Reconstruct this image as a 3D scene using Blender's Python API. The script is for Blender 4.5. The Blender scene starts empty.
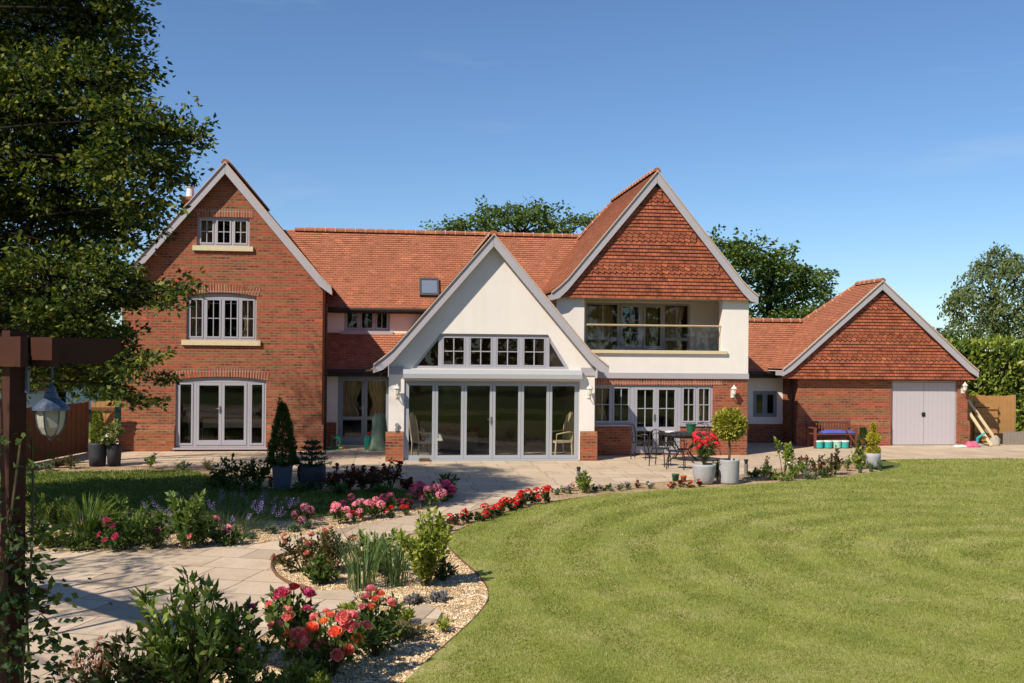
import bpy, bmesh, math, random
import numpy as np
from mathutils import Vector, Matrix
from mathutils.geometry import tessellate_polygon

# ---------------------------------------------------------------- camera, sky, sun, exposure
SC = bpy.context.scene
COL = SC.collection
H, F = 2.75, 996.0
TH, RO = math.atan(122 / 996), math.radians(0.5)
_r = Vector((math.cos(TH), -math.sin(TH), 0)); _w = Vector((math.sin(TH), math.cos(TH), 0)); _z = Vector((0, 0, 1))
RR = _r * math.cos(RO) + _z * math.sin(RO)
UU = _z * math.cos(RO) - _r * math.sin(RO)
EYE = Vector((0, 0, H))
cam = bpy.data.cameras.new('camera'); camo = bpy.data.objects.new('camera', cam); COL.objects.link(camo)
m = Matrix.Identity(4)
for i in range(3):
    m[i][0], m[i][1], m[i][2], m[i][3] = RR[i], UU[i], -_w[i], EYE[i]
camo.matrix_world = m
cam.lens = 36 * F / 1024; cam.sensor_width = 36; cam.shift_y = 14.5 / 1024
cam.clip_start = 0.1; cam.clip_end = 3000
SC.camera = camo

SUN = Vector((1.2, 1.0, -1.5)).normalized()          # direction the light travels
W = bpy.data.worlds.new('World'); SC.world = W; W.use_nodes = True
nt = W.node_tree; bg = nt.nodes['Background']
sky = nt.nodes.new('ShaderNodeTexSky'); sky.sky_type = 'NISHITA'; sky.sun_disc = False
sky.sun_elevation = math.asin(-SUN.z); sky.sun_rotation = math.atan2(-SUN.x, -SUN.y)
sky.air_density = 1.0; sky.dust_density = 0.05; sky.ozone_density = 3.0; sky.altitude = 60
tc = nt.nodes.new('ShaderNodeTexCoord'); mp = nt.nodes.new('ShaderNodeMapping'); mp.inputs['Scale'].default_value = (1.2, 1.2, 7)
nz = nt.nodes.new('ShaderNodeTexNoise'); nz.inputs['Scale'].default_value = 2.6; nz.inputs['Detail'].default_value = 7; nz.inputs['Roughness'].default_value = .55
rp = nt.nodes.new('ShaderNodeValToRGB'); rp.color_ramp.elements[0].position = .60; rp.color_ramp.elements[0].color = (0, 0, 0, 1)
rp.color_ramp.elements[1].position = .85; rp.color_ramp.elements[1].color = (.32, .32, .32, 1)
mx = nt.nodes.new('ShaderNodeMixRGB'); mx.inputs['Color2'].default_value = (6.2, 6.4, 6.8, 1)
nt.links.new(tc.outputs['Generated'], mp.inputs['Vector']); nt.links.new(mp.outputs['Vector'], nz.inputs['Vector'])
nt.links.new(nz.outputs['Fac'], rp.inputs['Fac']); nt.links.new(rp.outputs['Color'], mx.inputs['Fac'])
nt.links.new(sky.outputs['Color'], mx.inputs['Color1']); tn = nt.nodes.new('ShaderNodeMixRGB'); tn.blend_type = 'MULTIPLY'; tn.inputs['Fac'].default_value = 1; tn.inputs['Color2'].default_value = (.80, .96, 1.14, 1)
nt.links.new(mx.outputs['Color'], tn.inputs['Color1']); nt.links.new(tn.outputs['Color'], bg.inputs['Color'])
bg.inputs['Strength'].default_value = 0.09
sl = bpy.data.lights.new('sun', 'SUN'); sl.energy = 5.0; sl.angle = math.radians(0.55); sl.color = (1.0, .905, .76)
so = bpy.data.objects.new('sun', sl); COL.objects.link(so); so.rotation_euler = SUN.to_track_quat('-Z', 'Y').to_euler(); so.location = (-20, -20, 30)
vs = SC.view_settings; vs.view_transform = 'Standard'; vs.look = 'None'; vs.exposure = 0.3; vs.gamma = 1.0; vs.use_curve_mapping = False
SC.cycles.max_bounces = 8; SC.cycles.transparent_max_bounces = 16

# ---------------------------------------------------------------- photo measurements -> metres
def ray(u, v): return _w + RR * ((u - 512) / F) + UU * ((356 - v) / F)
def G(u, v, z=0.0):
    d = ray(u, v); t = (z - H) / d.z; return EYE + d * t
def Wp(u, v, Y):
    d = ray(u, v); return EYE + d * (Y / d.y)
def Pt(u, v, t): return EYE + ray(u, v) * t
def depth(p): return (p - EYE).dot(_w)
def rect(u0, v0, u1, v1, Y):
    uc, vc = (u0 + u1) / 2, (v0 + v1) / 2
    return Wp(u0, vc, Y).x, Wp(u1, vc, Y).x, Wp(uc, v1, Y).z, Wp(uc, v0, Y).z

# ---------------------------------------------------------------- object helpers
def empty(name, label, cat, loc, group=None, rz=0, kind=None):
    o = bpy.data.objects.new(name, None); COL.objects.link(o); o.location = loc; o.rotation_euler = (0, 0, rz)
    o.empty_display_size = .2
    tag(o, label, cat, group); return o
def tag(o, label, cat, group=None):
    o['label'] = label; o['category'] = cat
    if group: o['group'] = group
    return o
def link(name, me, parent=None, world=False):
    o = bpy.data.objects.new(name, me); COL.objects.link(o)
    if parent is not None:
        o.parent = parent
        if world and parent.parent is None and parent.type == 'EMPTY':
            o.location = -parent.location
    return o
def part(name, bm, mats, parent=None, uv=False, smooth=False, world=False):
    me = bpy.data.meshes.new(name)
    bmesh.ops.recalc_face_normals(bm, faces=bm.faces[:]) if not getattr(bm, 'norecalc', False) and uv != 'keep' else None
    bm.to_mesh(me); bm.free()
    for mt in (mats if isinstance(mats, (list, tuple)) else [mats]): me.materials.append(mt)
    if smooth:
        me.polygons.foreach_set('use_smooth', [True] * len(me.polygons))
    if uv is True: autouv(me)
    return link(name, me, parent, world)
def autouv(me):
    ul = me.uv_layers.new(name='UVMap').data
    for p in me.polygons:
        n = p.normal
        t = Vector((0, 0, 1)).cross(n)
        t = Vector((1, 0, 0)) if t.length < 1e-3 else t.normalized()
        if abs(t.x) > abs(t.y):
            if t.x < 0: t = -t
        elif t.y < 0: t = -t
        b = n.cross(t)
        if b.z < -1e-6: b = -b
        for li in p.loop_indices:
            c = me.vertices[me.loops[li].vertex_index].co
            ul[li].uv = (c.dot(t), c.dot(b))
def struct(o): o['kind'] = 'structure'; return o
def bx(bm, x0, x1, y0, y1, z0, z1, mi=0):
    v = [bm.verts.new(c) for c in ((x0, y0, z0), (x1, y0, z0), (x1, y1, z0), (x0, y1, z0), (x0, y0, z1), (x1, y0, z1), (x1, y1, z1), (x0, y1, z1))]
    for f in ((0, 3, 2, 1), (4, 5, 6, 7), (0, 1, 5, 4), (1, 2, 6, 5), (2, 3, 7, 6), (3, 0, 4, 7)):
        bm.faces.new([v[i] for i in f]).material_index = mi
def bar(bm, a, b, wd, ht, mi=0, up=(0, 0, 1)):
    a, b = Vector(a), Vector(b); d = (b - a).normalized(); upv = Vector(up)
    s = d.cross(upv)
    if s.length < 1e-3: s = d.cross(Vector((1, 0, 0)))
    s.normalize(); n = s.cross(d)
    vs_ = []
    for p in (a, b):
        for i, j in ((-1, -1), (1, -1), (1, 1), (-1, 1)): vs_.append(bm.verts.new(p + s * (i * wd / 2) + n * (j * ht / 2)))
    for f in ((3, 2, 1, 0), (4, 5, 6, 7), (0, 1, 5, 4), (1, 2, 6, 5), (2, 3, 7, 6), (3, 0, 4, 7)):
        bm.faces.new([vs_[i] for i in f]).material_index = mi
def tube(bm, pts, rad, seg=6, mi=0, cap=True):
    pts = [Vector(p) for p in pts]; rings = []
    if not isinstance(rad, (list, tuple)): rad = [rad] * len(pts)
    for i, p in enumerate(pts):
        d = (pts[min(i + 1, len(pts) - 1)] - pts[max(i - 1, 0)]).normalized()
        s = d.cross(Vector((0.03, 0.06, 1)))
        if s.length < .08: s = d.cross(Vector((1, 0.1, 0)))
        s.normalize(); n = s.cross(d)
        rings.append([bm.verts.new(p + (s * math.cos(k * 2 * math.pi / seg) + n * math.sin(k * 2 * math.pi / seg)) * rad[i]) for k in range(seg)])
    for a, b in zip(rings, rings[1:]):
        for k in range(seg):
            bm.faces.new((a[k], a[(k + 1) % seg], b[(k + 1) % seg], b[k])).material_index = mi
    if cap:
        bm.faces.new(rings[0][::-1]).material_index = mi; bm.faces.new(rings[-1]).material_index = mi
def lathe(bm, prof, seg=20, mi=0, c=(0, 0, 0), cap=True, sq=0):
    rings = []
    for r, z in prof:
        rings.append([bm.verts.new((c[0] + r * math.cos(k * 2 * math.pi / seg + sq), c[1] + r * math.sin(k * 2 * math.pi / seg + sq), c[2] + z)) for k in range(seg)])
    for a, b in zip(rings, rings[1:]):
        for k in range(seg):
            bm.faces.new((a[k], a[(k + 1) % seg], b[(k + 1) % seg], b[k])).material_index = mi
    if cap:
        bm.faces.new(rings[0][::-1]).material_index = mi; bm.faces.new(rings[-1]).material_index = mi
def prism_y(bm, poly, y0, y1, mi=0):
    """polygon of (x, z) extruded along y"""
    a = [bm.verts.new((x, y0, z)) for x, z in poly]; b = [bm.verts.new((x, y1, z)) for x, z in poly]
    n = len(poly)
    bm.faces.new(a).material_index = mi; bm.faces.new(b[::-1]).material_index = mi
    for i in range(n): bm.faces.new((a[i], b[i], b[(i + 1) % n], a[(i + 1) % n])).material_index = mi
def wall_y(bm, outer, holes, y0, y1, mi=0):
    """wall in the xz plane with openings, from y0 (front) to y1"""
    loops = [outer] + holes
    flat = [p for lp in loops for p in lp]
    tris = tessellate_polygon([[Vector((x, z, 0)) for x, z in lp] for lp in loops])
    a = [bm.verts.new((x, y0, z)) for x, z in flat]; b = [bm.verts.new((x, y1, z)) for x, z in flat]
    for t in tris:
        try:
            bm.faces.new([a[i] for i in t]).material_index = mi; bm.faces.new([b[i] for i in t][::-1]).material_index = mi
        except ValueError: pass
    k = 0
    for lp in loops:
        n = len(lp)
        for i in range(n): bm.faces.new((a[k + i], a[k + (i + 1) % n], b[k + (i + 1) % n], b[k + i])).material_index = mi
        k += n
def np_mesh(name, V, mats, nv=4, mi=None):
    V = np.asarray(V, dtype=np.float32).reshape(-1, 3); n = len(V); nf = n // nv
    me = bpy.data.meshes.new(name)
    me.vertices.add(n); me.vertices.foreach_set('co', V.ravel())
    me.loops.add(n); me.loops.foreach_set('vertex_index', np.arange(n, dtype=np.int32))
    me.polygons.add(nf); me.polygons.foreach_set('loop_start', np.arange(0, n, nv, dtype=np.int32))
    for mt in (mats if isinstance(mats, (list, tuple)) else [mats]): me.materials.append(mt)
    if mi is not None: me.polygons.foreach_set('material_index', np.asarray(mi, dtype=np.int32))
    me.update(calc_edges=True); return me

# ---------------------------------------------------------------- materials
MATS = {}
class NB:
    def __init__(s, name, rough=.8, spec=.3):
        s.m = bpy.data.materials.new(name); s.m.use_nodes = True; s.t = s.m.node_tree
        s.b = s.t.nodes['Principled BSDF']; s.out = s.t.nodes['Material Output']
        s.b.inputs['Roughness'].default_value = rough; s.b.inputs['Specular IOR Level'].default_value = spec
    def n(s, ty, ins=None, **kw):
        nd = s.t.nodes.new('ShaderNode' + ty)
        for k, v in kw.items(): setattr(nd, k, v)
        for k, v in (ins or {}).items(): s.i(nd, k, v)
        return nd
    def i(s, nd, k, v):
        if hasattr(v, 'is_output'): s.t.links.new(v, nd.inputs[k])
        elif isinstance(v, bpy.types.Node): s.t.links.new(v.outputs[0], nd.inputs[k])
        else:
            if isinstance(v, tuple) and len(v) == 3 and len(nd.inputs[k].default_value) == 4: v = (*v, 1)
            nd.inputs[k].default_value = v
    def ramp(s, fac, stops, interp='LINEAR'):
        r = s.n('ValToRGB', {'Fac': fac}); r.color_ramp.interpolation = interp; e = r.color_ramp.elements
        while len(e) < len(stops): e.new(.5)
        for el, (p, c) in zip(e, stops): el.position = p; el.color = (*c, 1) if len(c) == 3 else c
        return r
    def mix(s, fac, a, b, mode='MIX'):
        return s.n('MixRGB', {'Fac': fac, 'Color1': a, 'Color2': b}, blend_type=mode)
    def col(s, c): s.i(s.b, 'Base Color', c)
    def bump(s, h, st=.3, d=.02):
        s.i(s.b, 'Normal', s.n('Bump', {'Height': h, 'Strength': st, 'Distance': d}).outputs['Normal'])
    def uv(s): return s.n('TexCoord').outputs['UV']
    def obj(s): return s.n('NewGeometry').outputs['Position']
def plain(name, c, rough=.6, spec=.3, var=.12, scale=6, metal=0):
    if name in MATS: return MATS[name]
    b = NB(name, rough, spec); b.b.inputs['Metallic'].default_value = metal
    nz_ = b.n('TexNoise', {'Vector': b.n('TexCoord').outputs['Object'], 'Scale': scale, 'Detail': 5.0})
    b.col(b.mix(nz_.outputs['Fac'], tuple(x * (1 - var) for x in c), tuple(min(1, x * (1 + var)) for x in c)))
    b.bump(nz_.outputs['Fac'], .06, .01)
    MATS[name] = b.m; return b.m
def brickmat(name, c1, c2, mortar, bw, bh, ms, rough=.85, spec=.2, big=.25, offset=.5, stain=(.5, .5, .5), lo=.48):
    b = NB(name, rough, spec)
    uv = b.uv()
    br = b.n('TexBrick', {'Vector': uv, 'Color1': c1, 'Color2': c2, 'Mortar': mortar, 'Scale': 1.0, 'Mortar Size': ms, 'Mortar Smooth': .1, 'Bias': 0.0, 'Brick Width': bw, 'Row Height': bh}, offset=offset)
    # a second, independent random tone per unit
    sep = b.n('SeparateXYZ', {'Vector': uv})
    row = b.n('Math', {0: b.n('Math', {0: sep.outputs[1], 1: bh}, operation='DIVIDE')}, operation='FLOOR')
    par = b.n('Math', {0: b.n('Math', {0: row, 1: 2.0}, operation='MODULO')}, operation='ABSOLUTE')
    uu = b.n('Math', {0: b.n('Math', {0: sep.outputs[0], 1: bw}, operation='DIVIDE'), 1: b.n('Math', {0: par, 1: offset}, operation='MULTIPLY')}, operation='ADD')
    cell = b.n('CombineXYZ', {0: b.n('Math', {0: uu}, operation='FLOOR'), 1: row})
    wn = b.n('TexWhiteNoise', {'Vector': cell}, noise_dimensions='2D')
    tone = b.ramp(wn.outputs['Value'], [(0, (lo, lo * .97, lo * .97)), (.12, (.5 + lo * .55,) * 3), (.55, (1, 1, 1)), (.9, (1.0, 1.0, 1.0)), (1, (1.35, 1.28, 1.2))])
    c = b.mix(br.outputs['Fac'], b.mix(1.0, br.outputs['Color'], tone, 'MULTIPLY'), br.outputs['Color'])
    n1 = b.n('TexNoise', {'Vector': b.obj(), 'Scale': .7, 'Detail': 6.0, 'Roughness': .65})
    st = b.ramp(n1.outputs['Fac'], [(.3, tuple(1 - big + big * x * .6 for x in stain)), (.6, (1, 1, 1)), (.8, (1.06, 1.06, 1.06))])
    c = b.mix(1.0, c, st, 'MULTIPLY')
    n2 = b.n('TexNoise', {'Vector': b.obj(), 'Scale': 45.0, 'Detail': 3.0})
    c = b.mix(.5, c, b.ramp(n2.outputs['Fac'], [(.3, (.7, .7, .7)), (.7, (1.2, 1.2, 1.2))]), 'MULTIPLY')
    b.col(c)
    hgt = b.mix(.25, b.n('Math', {0: 1.0, 1: br.outputs['Fac']}, operation='SUBTRACT').outputs[0], n2.outputs['Fac'])
    b.bump(hgt, .5, .008)
    MATS[name] = b.m; return b.m
def glassmat(name, tint=(.93, .93, .91), refl=.5):
    b = NB(name); t = b.t
    tr = b.n('BsdfTransparent', {'Color': tint}); gl = b.n('BsdfGlossy', {'Color': (.9, .95, 1.0), 'Roughness': .012})
    lw = b.n('LayerWeight', {'Blend': .5}); fr = b.n('Math', {0: lw.outputs['Facing'], 1: 3.0}, operation='POWER')
    wv = b.n('TexNoise', {'Vector': b.obj(), 'Scale': .9, 'Detail': 1.0})
    b.i(gl, 'Normal', b.n('Bump', {'Height': wv.outputs['Fac'], 'Strength': .05, 'Distance': .05}).outputs['Normal'])
    k = b.n('Math', {0: fr, 1: refl}, operation='MULTIPLY_ADD'); k.inputs[2].default_value = .03
    mxs = b.n('MixShader', {0: k, 1: tr.outputs[0], 2: gl.outputs[0]})
    t.links.new(mxs.outputs[0], b.out.inputs['Surface']); MATS[name] = b.m; return b.m
def leafmat(name, cols, trans=.25, rough=.5, spec=.25):
    if name in MATS: return MATS[name]
    b = NB(name, rough, spec)
    g = b.n('NewGeometry')
    n = len(cols)
    rpn = b.ramp(g.outputs['Random Per Island'], [((i + .5) / n, c) for i, c in enumerate(cols)])
    n1 = b.n('TexNoise', {'Vector': b.obj(), 'Scale': 1.6, 'Detail': 2.0})
    c = b.mix(1.0, rpn, b.ramp(n1.outputs['Fac'], [(.3, (.8, .85, .8)), (.7, (1.15, 1.12, 1.0))]), 'MULTIPLY')
    b.col(c)
    tl = b.n('BsdfTranslucent', {'Color': b.mix(1.0, c, (1.5, 1.6, .6), 'MULTIPLY')})
    mxs = b.n('MixShader', {0: trans, 1: b.b.outputs[0], 2: tl.outputs[0]})
    b.t.links.new(mxs.outputs[0], b.out.inputs['Surface']); MATS[name] = b.m; return b.m
def petalmat(name, cols, trans=.3):
    return leafmat(name, cols, trans, .6, .2)

BRICK = brickmat('red_brick', (.39, .104, .042), (.285, .071, .031), (.25, .165, .11), .225, .075, .011, big=.12)
SOLDIER = brickmat('soldier_brick', (.42, .115, .05), (.31, .075, .037), (.36, .27, .2), .075, .225, .011, big=.1, offset=0)
TILE = brickmat('clay_roof_tile', (.44, .168, .09), (.365, .138, .074), (.13, .055, .04), .165, .1, .005, big=.16, rough=.9, lo=.76)
HUNG = brickmat('tile_hanging', (.39, .118, .06), (.285, .084, .045), (.10, .03, .02), .165, .1, .006, big=.15, rough=.85, lo=.6)

def rendermat():
    b = NB('cream_render', .9, .15); p = b.obj()
    n1 = b.n('TexNoise', {'Vector': p, 'Scale': 1.3, 'Detail': 7.0, 'Roughness': .6}); n2 = b.n('TexNoise', {'Vector': p, 'Scale': 90.0, 'Detail': 3.0})
    mpn = b.n('Mapping', {'Vector': p, 'Scale': (5.0, 5.0, .5)}); n3 = b.n('TexNoise', {'Vector': mpn, 'Scale': 1.0, 'Detail': 5.0})
    c = b.ramp(n1.outputs['Fac'], [(.3, (.76, .705, .65)), (.7, (.81, .755, .70))])
    b.col(b.mix(1.0, c, b.ramp(n3.outputs['Fac'], [(.3, (.97, .965, .955)), (.55, (1, 1, 1))]), 'MULTIPLY')); b.bump(n2.outputs['Fac'], .25, .004); MATS['render'] = b.m; return b.m
RENDER = rendermat()
PAINT = plain('grey_painted_timber', (.41, .385, .41), .5, .35, .06, 3)
PAINTW = plain('pale_grey_frame_paint', (.37, .36, .40), .4, .4, .04, 3)
GREYBLUE = plain('blue_grey_frame_paint', (.22, .25, .30), .4, .4, .05, 3)
STONE = plain('cream_cast_stone', (.64, .53, .34), .85, .2, .12, 8)
MORTAR = plain('verge_mortar', (.55, .42, .32), .95, .1, .2, 9)
GUTTER = plain('dark_brown_gutter', (.025, .018, .016), .45, .4, .1)
BLACKIRON = plain('black_iron', (.018, .018, .02), .5, .4, .2)
GLASS = glassmat('window_glass')
BALGLASS = glassmat('balustrade_glass', (.97, .97, .96), .2)
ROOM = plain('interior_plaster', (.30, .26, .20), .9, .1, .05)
ROOMFLOOR = plain('interior_floor', (.42, .33, .24), .5, .3, .1, 4)
CURTAIN = plain('beige_curtain', (.42, .31, .18), .9, .1, .1, 14)
WHITE = plain('white_paint', (.72, .70, .66), .5, .3, .05)
STEEL = plain('handle_steel', (.45, .45, .46), .3, .5, .05, 5, 1)
# ================================================================ THE HOUSE
YG, YC, YK, YA = 28.8, 25.9, 27.2, 30.0        # fronts: left gable, conservatory gable, kitchen wing, garage
house = empty('house', 'large red brick and cream rendered country house with steep clay tile gables', 'house', (0, 29, 0))
hp = lambda name, bm, mats, uv=False, smooth=False: part(name, bm, mats, house, uv, smooth, True)
NB_ = bmesh.new

def tile_quads(bm, uvl, quads, hdir, lift=.016, mi=0):
    """quads: (top0, top1, bot1, bot0) down one slope; courses every 10 cm, each with a raised lower edge"""
    cnt = 0
    for t0, t1, b1, b0 in quads:
        t0, t1, b1, b0 = map(Vector, (t0, t1, b1, b0))
        L = ((b0 - t0).length + (b1 - t1).length) / 2; n = max(1, round(L / .1))
        nrm = (t1 - t0) if (t1 - t0).length > .01 else (b1 - b0)
        nrm = nrm.cross(b0 - t0)
        if nrm.length < 1e-6: nrm = (b1 - b0).cross(t0 - b0)
        nrm.normalize()
        if nrm.z < 0: nrm = -nrm
        for k in range(n):
            f0, f1 = k / n, (k + 1) / n
            p = [t0.lerp(b0, f0), t1.lerp(b1, f0), t1.lerp(b1, f1) + nrm * lift, t0.lerp(b0, f1) + nrm * lift]
            q = [t0.lerp(b0, f1), t1.lerp(b1, f1)]
            row = -(cnt + k)
            vv = [bm.verts.new(c) for c in p]
            if (p[0] - p[1]).length < .005: vv = vv[1:]; pp = p[1:]; yy = [(row + 1), row, row]
            else: pp = p; yy = [(row + 1), (row + 1), row, row]
            f = bm.faces.new(vv); f.material_index = mi
            for l, c, y_ in zip(f.loops, pp, yy): l[uvl].uv = (c.dot(hdir), (y_ * .98 + (0.001 if y_ == row else 0.0)) * .1 + .002)
            r = bm.faces.new([bm.verts.new(c) for c in (p[3], p[2], q[1], q[0])]); r.material_index = mi
            for l in r.loops: l[uvl].uv = (l.vert.co.dot(hdir), row * .1 + .012)
        cnt += n

def ridge(bm, a, b, r=.12):
    a, b = Vector(a), Vector(b); L = (b - a).length; n = max(1, round(L / .33)); d = (b - a) / n
    s = d.normalized().cross(Vector((0, 0, 1))).normalized(); u = s.cross(d.normalized())
    for k in range(n):
        for (f0, f1, rr, mi) in (((.03, .97, r, 0), (-.03, .03, r * 1.12, 1)) if k else ((-.02, .97, r * .9, 0),)):
            ra, rb = [], []
            for j in range(6):
                an = math.radians(-20 + 220 * j / 5)
                o = s * math.cos(an) * rr + u * (math.sin(an) * rr * .8 - .03)
                ra.append(bm.verts.new(a + d * (k + f0) + o)); rb.append(bm.verts.new(a + d * (k + f1) + o))
            for j in range(5): bm.faces.new((ra[j], ra[j + 1], rb[j + 1], rb[j])).material_index = mi
            bm.faces.new(ra).material_index = mi; bm.faces.new(rb[::-1]).material_index = mi

def gable(prof, Xa, Za, Yf, Yb, hip=False, bw=.215, Ybarge=.05, ridge_stop=None, verge=True):
    """prof: [(dx, drop)] from the apex outwards. Roof, underside, ridge, bargeboards, verge mortar."""
    for sgn in (-1, 1):
        pts = [(Xa + sgn * dx, Za - dz) for dx, dz in prof]
        bm = NB_(); uvl = bm.loops.layers.uv.new('UVMap'); quads = []
        def yb(z): return Yb if not hip else Yb + (Za - z) / hip
        for (xa, za), (xb, zb) in zip(pts, pts[1:]):
            quads.append(((xa, Yf, za), (xa, yb(za), za), (xb, yb(zb), zb), (xb, Yf, zb)))
        tile_quads(bm, uvl, quads, Vector((0, 1, 0)))
        part('roof', bm, TILE, house, 'keep', False, True)
        bm = NB_()
        for (xa, za), (xb, zb) in zip(pts, pts[1:]):
            bm.faces.new([bm.verts.new(c) for c in ((xa, Yf + .06, za - .09), (xa, yb(za), za - .09), (xb, yb(zb), zb - .07), (xb, Yf + .06, zb - .07))])
        hp('roof_underside', bm, PAINT)
        # bargeboard
        bwv = bw * math.hypot(prof[1][0], prof[1][1]) / prof[1][0]
        low = []
        for i, (x, z) in enumerate(pts):
            low.append((x, z - (bwv if i < len(pts) - 1 else bw * 1.05)))
        e = .035
        poly = [(x, z - e) for x, z in pts] + low[::-1]
        if sgn < 0: poly = poly[::-1]
        poly = [(x + sgn * .004, z) for x, z in poly]
        bm = NB_(); prism_y(bm, poly, Yf + .012, Yf + Ybarge + .012); hp('bargeboard', bm, PAINT)
        # foot of the barge returns as a boxed end
        xe, ze = pts[-1]
        bm = NB_(); bx(bm, min(xe, xe - sgn * .03), max(xe, xe - sgn * .03), Yf + Ybarge + .02, Yf + .6, ze - .2, ze - .075); hp('soffit_end', bm, PAINT)
        if verge:
            poly = [(x, z + .008) for x, z in pts] + [(x, z - e + .004) for x, z in pts][::-1]
            bm = NB_(); prism_y(bm, poly, Yf - .025, Yf + .05); hp('verge_mortar', bm, MORTAR)
    if hip:
        zl = Za - prof[-1][1]; yl = Yb + (Za - zl) / hip; hw = prof[-1][0]
        bm = NB_(); uvl = bm.loops.layers.uv.new('UVMap')
        tile_quads(bm, uvl, [((Xa - .001, Yb, Za), (Xa + .001, Yb, Za), (Xa + hw, yl, zl), (Xa - hw, yl, zl))], Vector((1, 0, 0)))
        part('roof', bm, TILE, house, 'keep', False, True)
        for sgn in (-1, 1):
            bm = NB_(); ridge(bm, (Xa, Yb, Za + .02), (Xa + sgn * hw, yl, zl + .02), .1); hp('hip_tiles', bm, [TILE, MORTAR], True)
    bm = NB_(); ridge(bm, (Xa, Yf + .02, Za + .03), (Xa, ridge_stop or Yb, Za + .03)); hp('ridge_tiles', bm, [TILE, MORTAR], True)

def room(x0, x1, y0, y1, z0, z1, wallm=None, floorm=None, ceil=True, left=True):
    bm = NB_()
    t = .05
    bx(bm, x0, x1, y1, y1 + t, z0, z1); left and bx(bm, x0 - t, x0, y0, y1, z0, z1); bx(bm, x1, x1 + t, y0, y1, z0, z1)
    if ceil: bx(bm, x0, x1, y0, y1, z1 + .002, z1 + t)
    hp('interior_walls', bm, wallm or ROOM)
    bm = NB_(); bx(bm, x0, x1, y0, y1, z0 - t, z0 - .002); hp('interior_floor', bm, floorm or ROOMFLOOR)

def framing(bm, x0, x1, z0, z1, y, fw, dp, splits=(), sw=None):
    """outer frame and mullions (splits are x positions)"""
    bx(bm, x0, x0 + fw, y, y + dp, z0, z1); bx(bm, x1 - fw, x1, y, y + dp, z0, z1)
    bx(bm, x0 + fw, x1 - fw, y + .001, y + dp, z0, z0 + fw); bx(bm, x0 + fw, x1 - fw, y + .001, y + dp, z1 - fw, z1)
    sw = sw or fw
    for s in splits: bx(bm, s - sw / 2, s + sw / 2, y + .002, y + dp, z0 + fw, z1 - fw)
def casement(bm, x0, x1, z0, z1, y, fw=.05, bars=(2, 2), dp=.05, bw=.022, zbars=None, kick=0):
    bx(bm, x0, x0 + fw, y - .012, y + dp, z0, z1); bx(bm, x1 - fw, x1, y - .012, y + dp, z0, z1)
    bx(bm, x0 + fw, x1 - fw, y - .011, y + dp, z0, z0 + fw + kick); bx(bm, x0 + fw, x1 - fw, y - .011, y + dp, z1 - fw, z1)
    for i in range(1, bars[0]):
        x = x0 + fw + (x1 - x0 - 2 * fw) * i / bars[0]; bx(bm, x - bw / 2, x + bw / 2, y + .004, y + dp - .01, z0 + fw + kick, z1 - fw)
    for i in range(1, bars[1]):
        z = z0 + fw + kick + (z1 - z0 - 2 * fw - kick) * i / bars[1]; bx(bm, x0 + fw, x1 - fw, y + .005, y + dp - .011, z - bw / 2, z + bw / 2)
def pane(parent, x0, x1, z0, z1, y, mat=None, name='pane'):
    bm = NB_(); bx(bm, x0, x1, y, y + .006, z0, z1)
    return part(name, bm, mat or GLASS, parent)
def window(x0, x1, z0, z1, y, splits, mat, bars=(2, 2), fw=.055, arch=0, sill=None, rec=.07, label=None):
    """a casement window recessed in its opening; splits in fractions of the width"""
    yy = y + rec; bm = NB_(); zt = z1
    sp = [x0 + (x1 - x0) * s for s in splits]
    framing(bm, x0, x1, z0, zt, yy, fw, .08, sp)
    edges = [x0 + fw / 2] + sp + [x1 - fw / 2]
    for a, b in zip(edges, edges[1:]): casement(bm, a + fw / 2 + .004, b - fw / 2 - .004, z0 + fw + .004, zt - fw - .004, yy, .042, bars)
    if arch:
        n = 12; arc = [(x0 + (x1 - x0) * i / n, z1 + .001 + arch * (1 - (2 * i / n - 1) ** 2)) for i in range(n + 1)]
        arc[0] = (x0, z1 + .003); arc[-1] = (x1, z1 + .003)
        prism_y(bm, arc, yy + .002, yy + .08)
    o = hp('window', bm, mat)
    if label: o['label'] = label
    pane(o, x0 + fw, x1 - fw, z0 + fw, zt - fw, yy + .03)
    if sill:
        bm = NB_(); bx(bm, x0 - sill[0], x1 + sill[0], y - .07, y + rec - .002, z0 - sill[1], z0 - .004)
        part('sill', bm, sill[2], o)
    return o
def leaf_door(x0, x1, z0, z1, y, mat, bars=(1, 1), fw=.075, kick=.06, handle=None, mid=None, name='door'):
    bm = NB_(); casement(bm, x0, x1, z0, z1, y, fw, bars, .055, .022, kick=kick)
    if mid: bx(bm, x0 + fw, x1 - fw, y - .01, y + .053, mid, mid + .09)
    o = hp(name, bm, mat)
    pane(o, x0 + fw, x1 - fw, z0 + fw + kick, z1 - fw, y + .028)
    if handle:
        b2 = NB_(); hx = x1 - fw / 2 if handle > 0 else x0 + fw / 2
        bx(b2, hx - .016, hx + .016, y - .03, y - .0125, z0 + .9, z0 + 1.1); tube(b2, [(hx, y - .03, z0 + 1.03), (hx, y - .06, z0 + 1.03), (hx - handle * .1, y - .06, z0 + 1.03)], .009, 6)
        part('handle', b2, STEEL, o)
    return o
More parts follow.
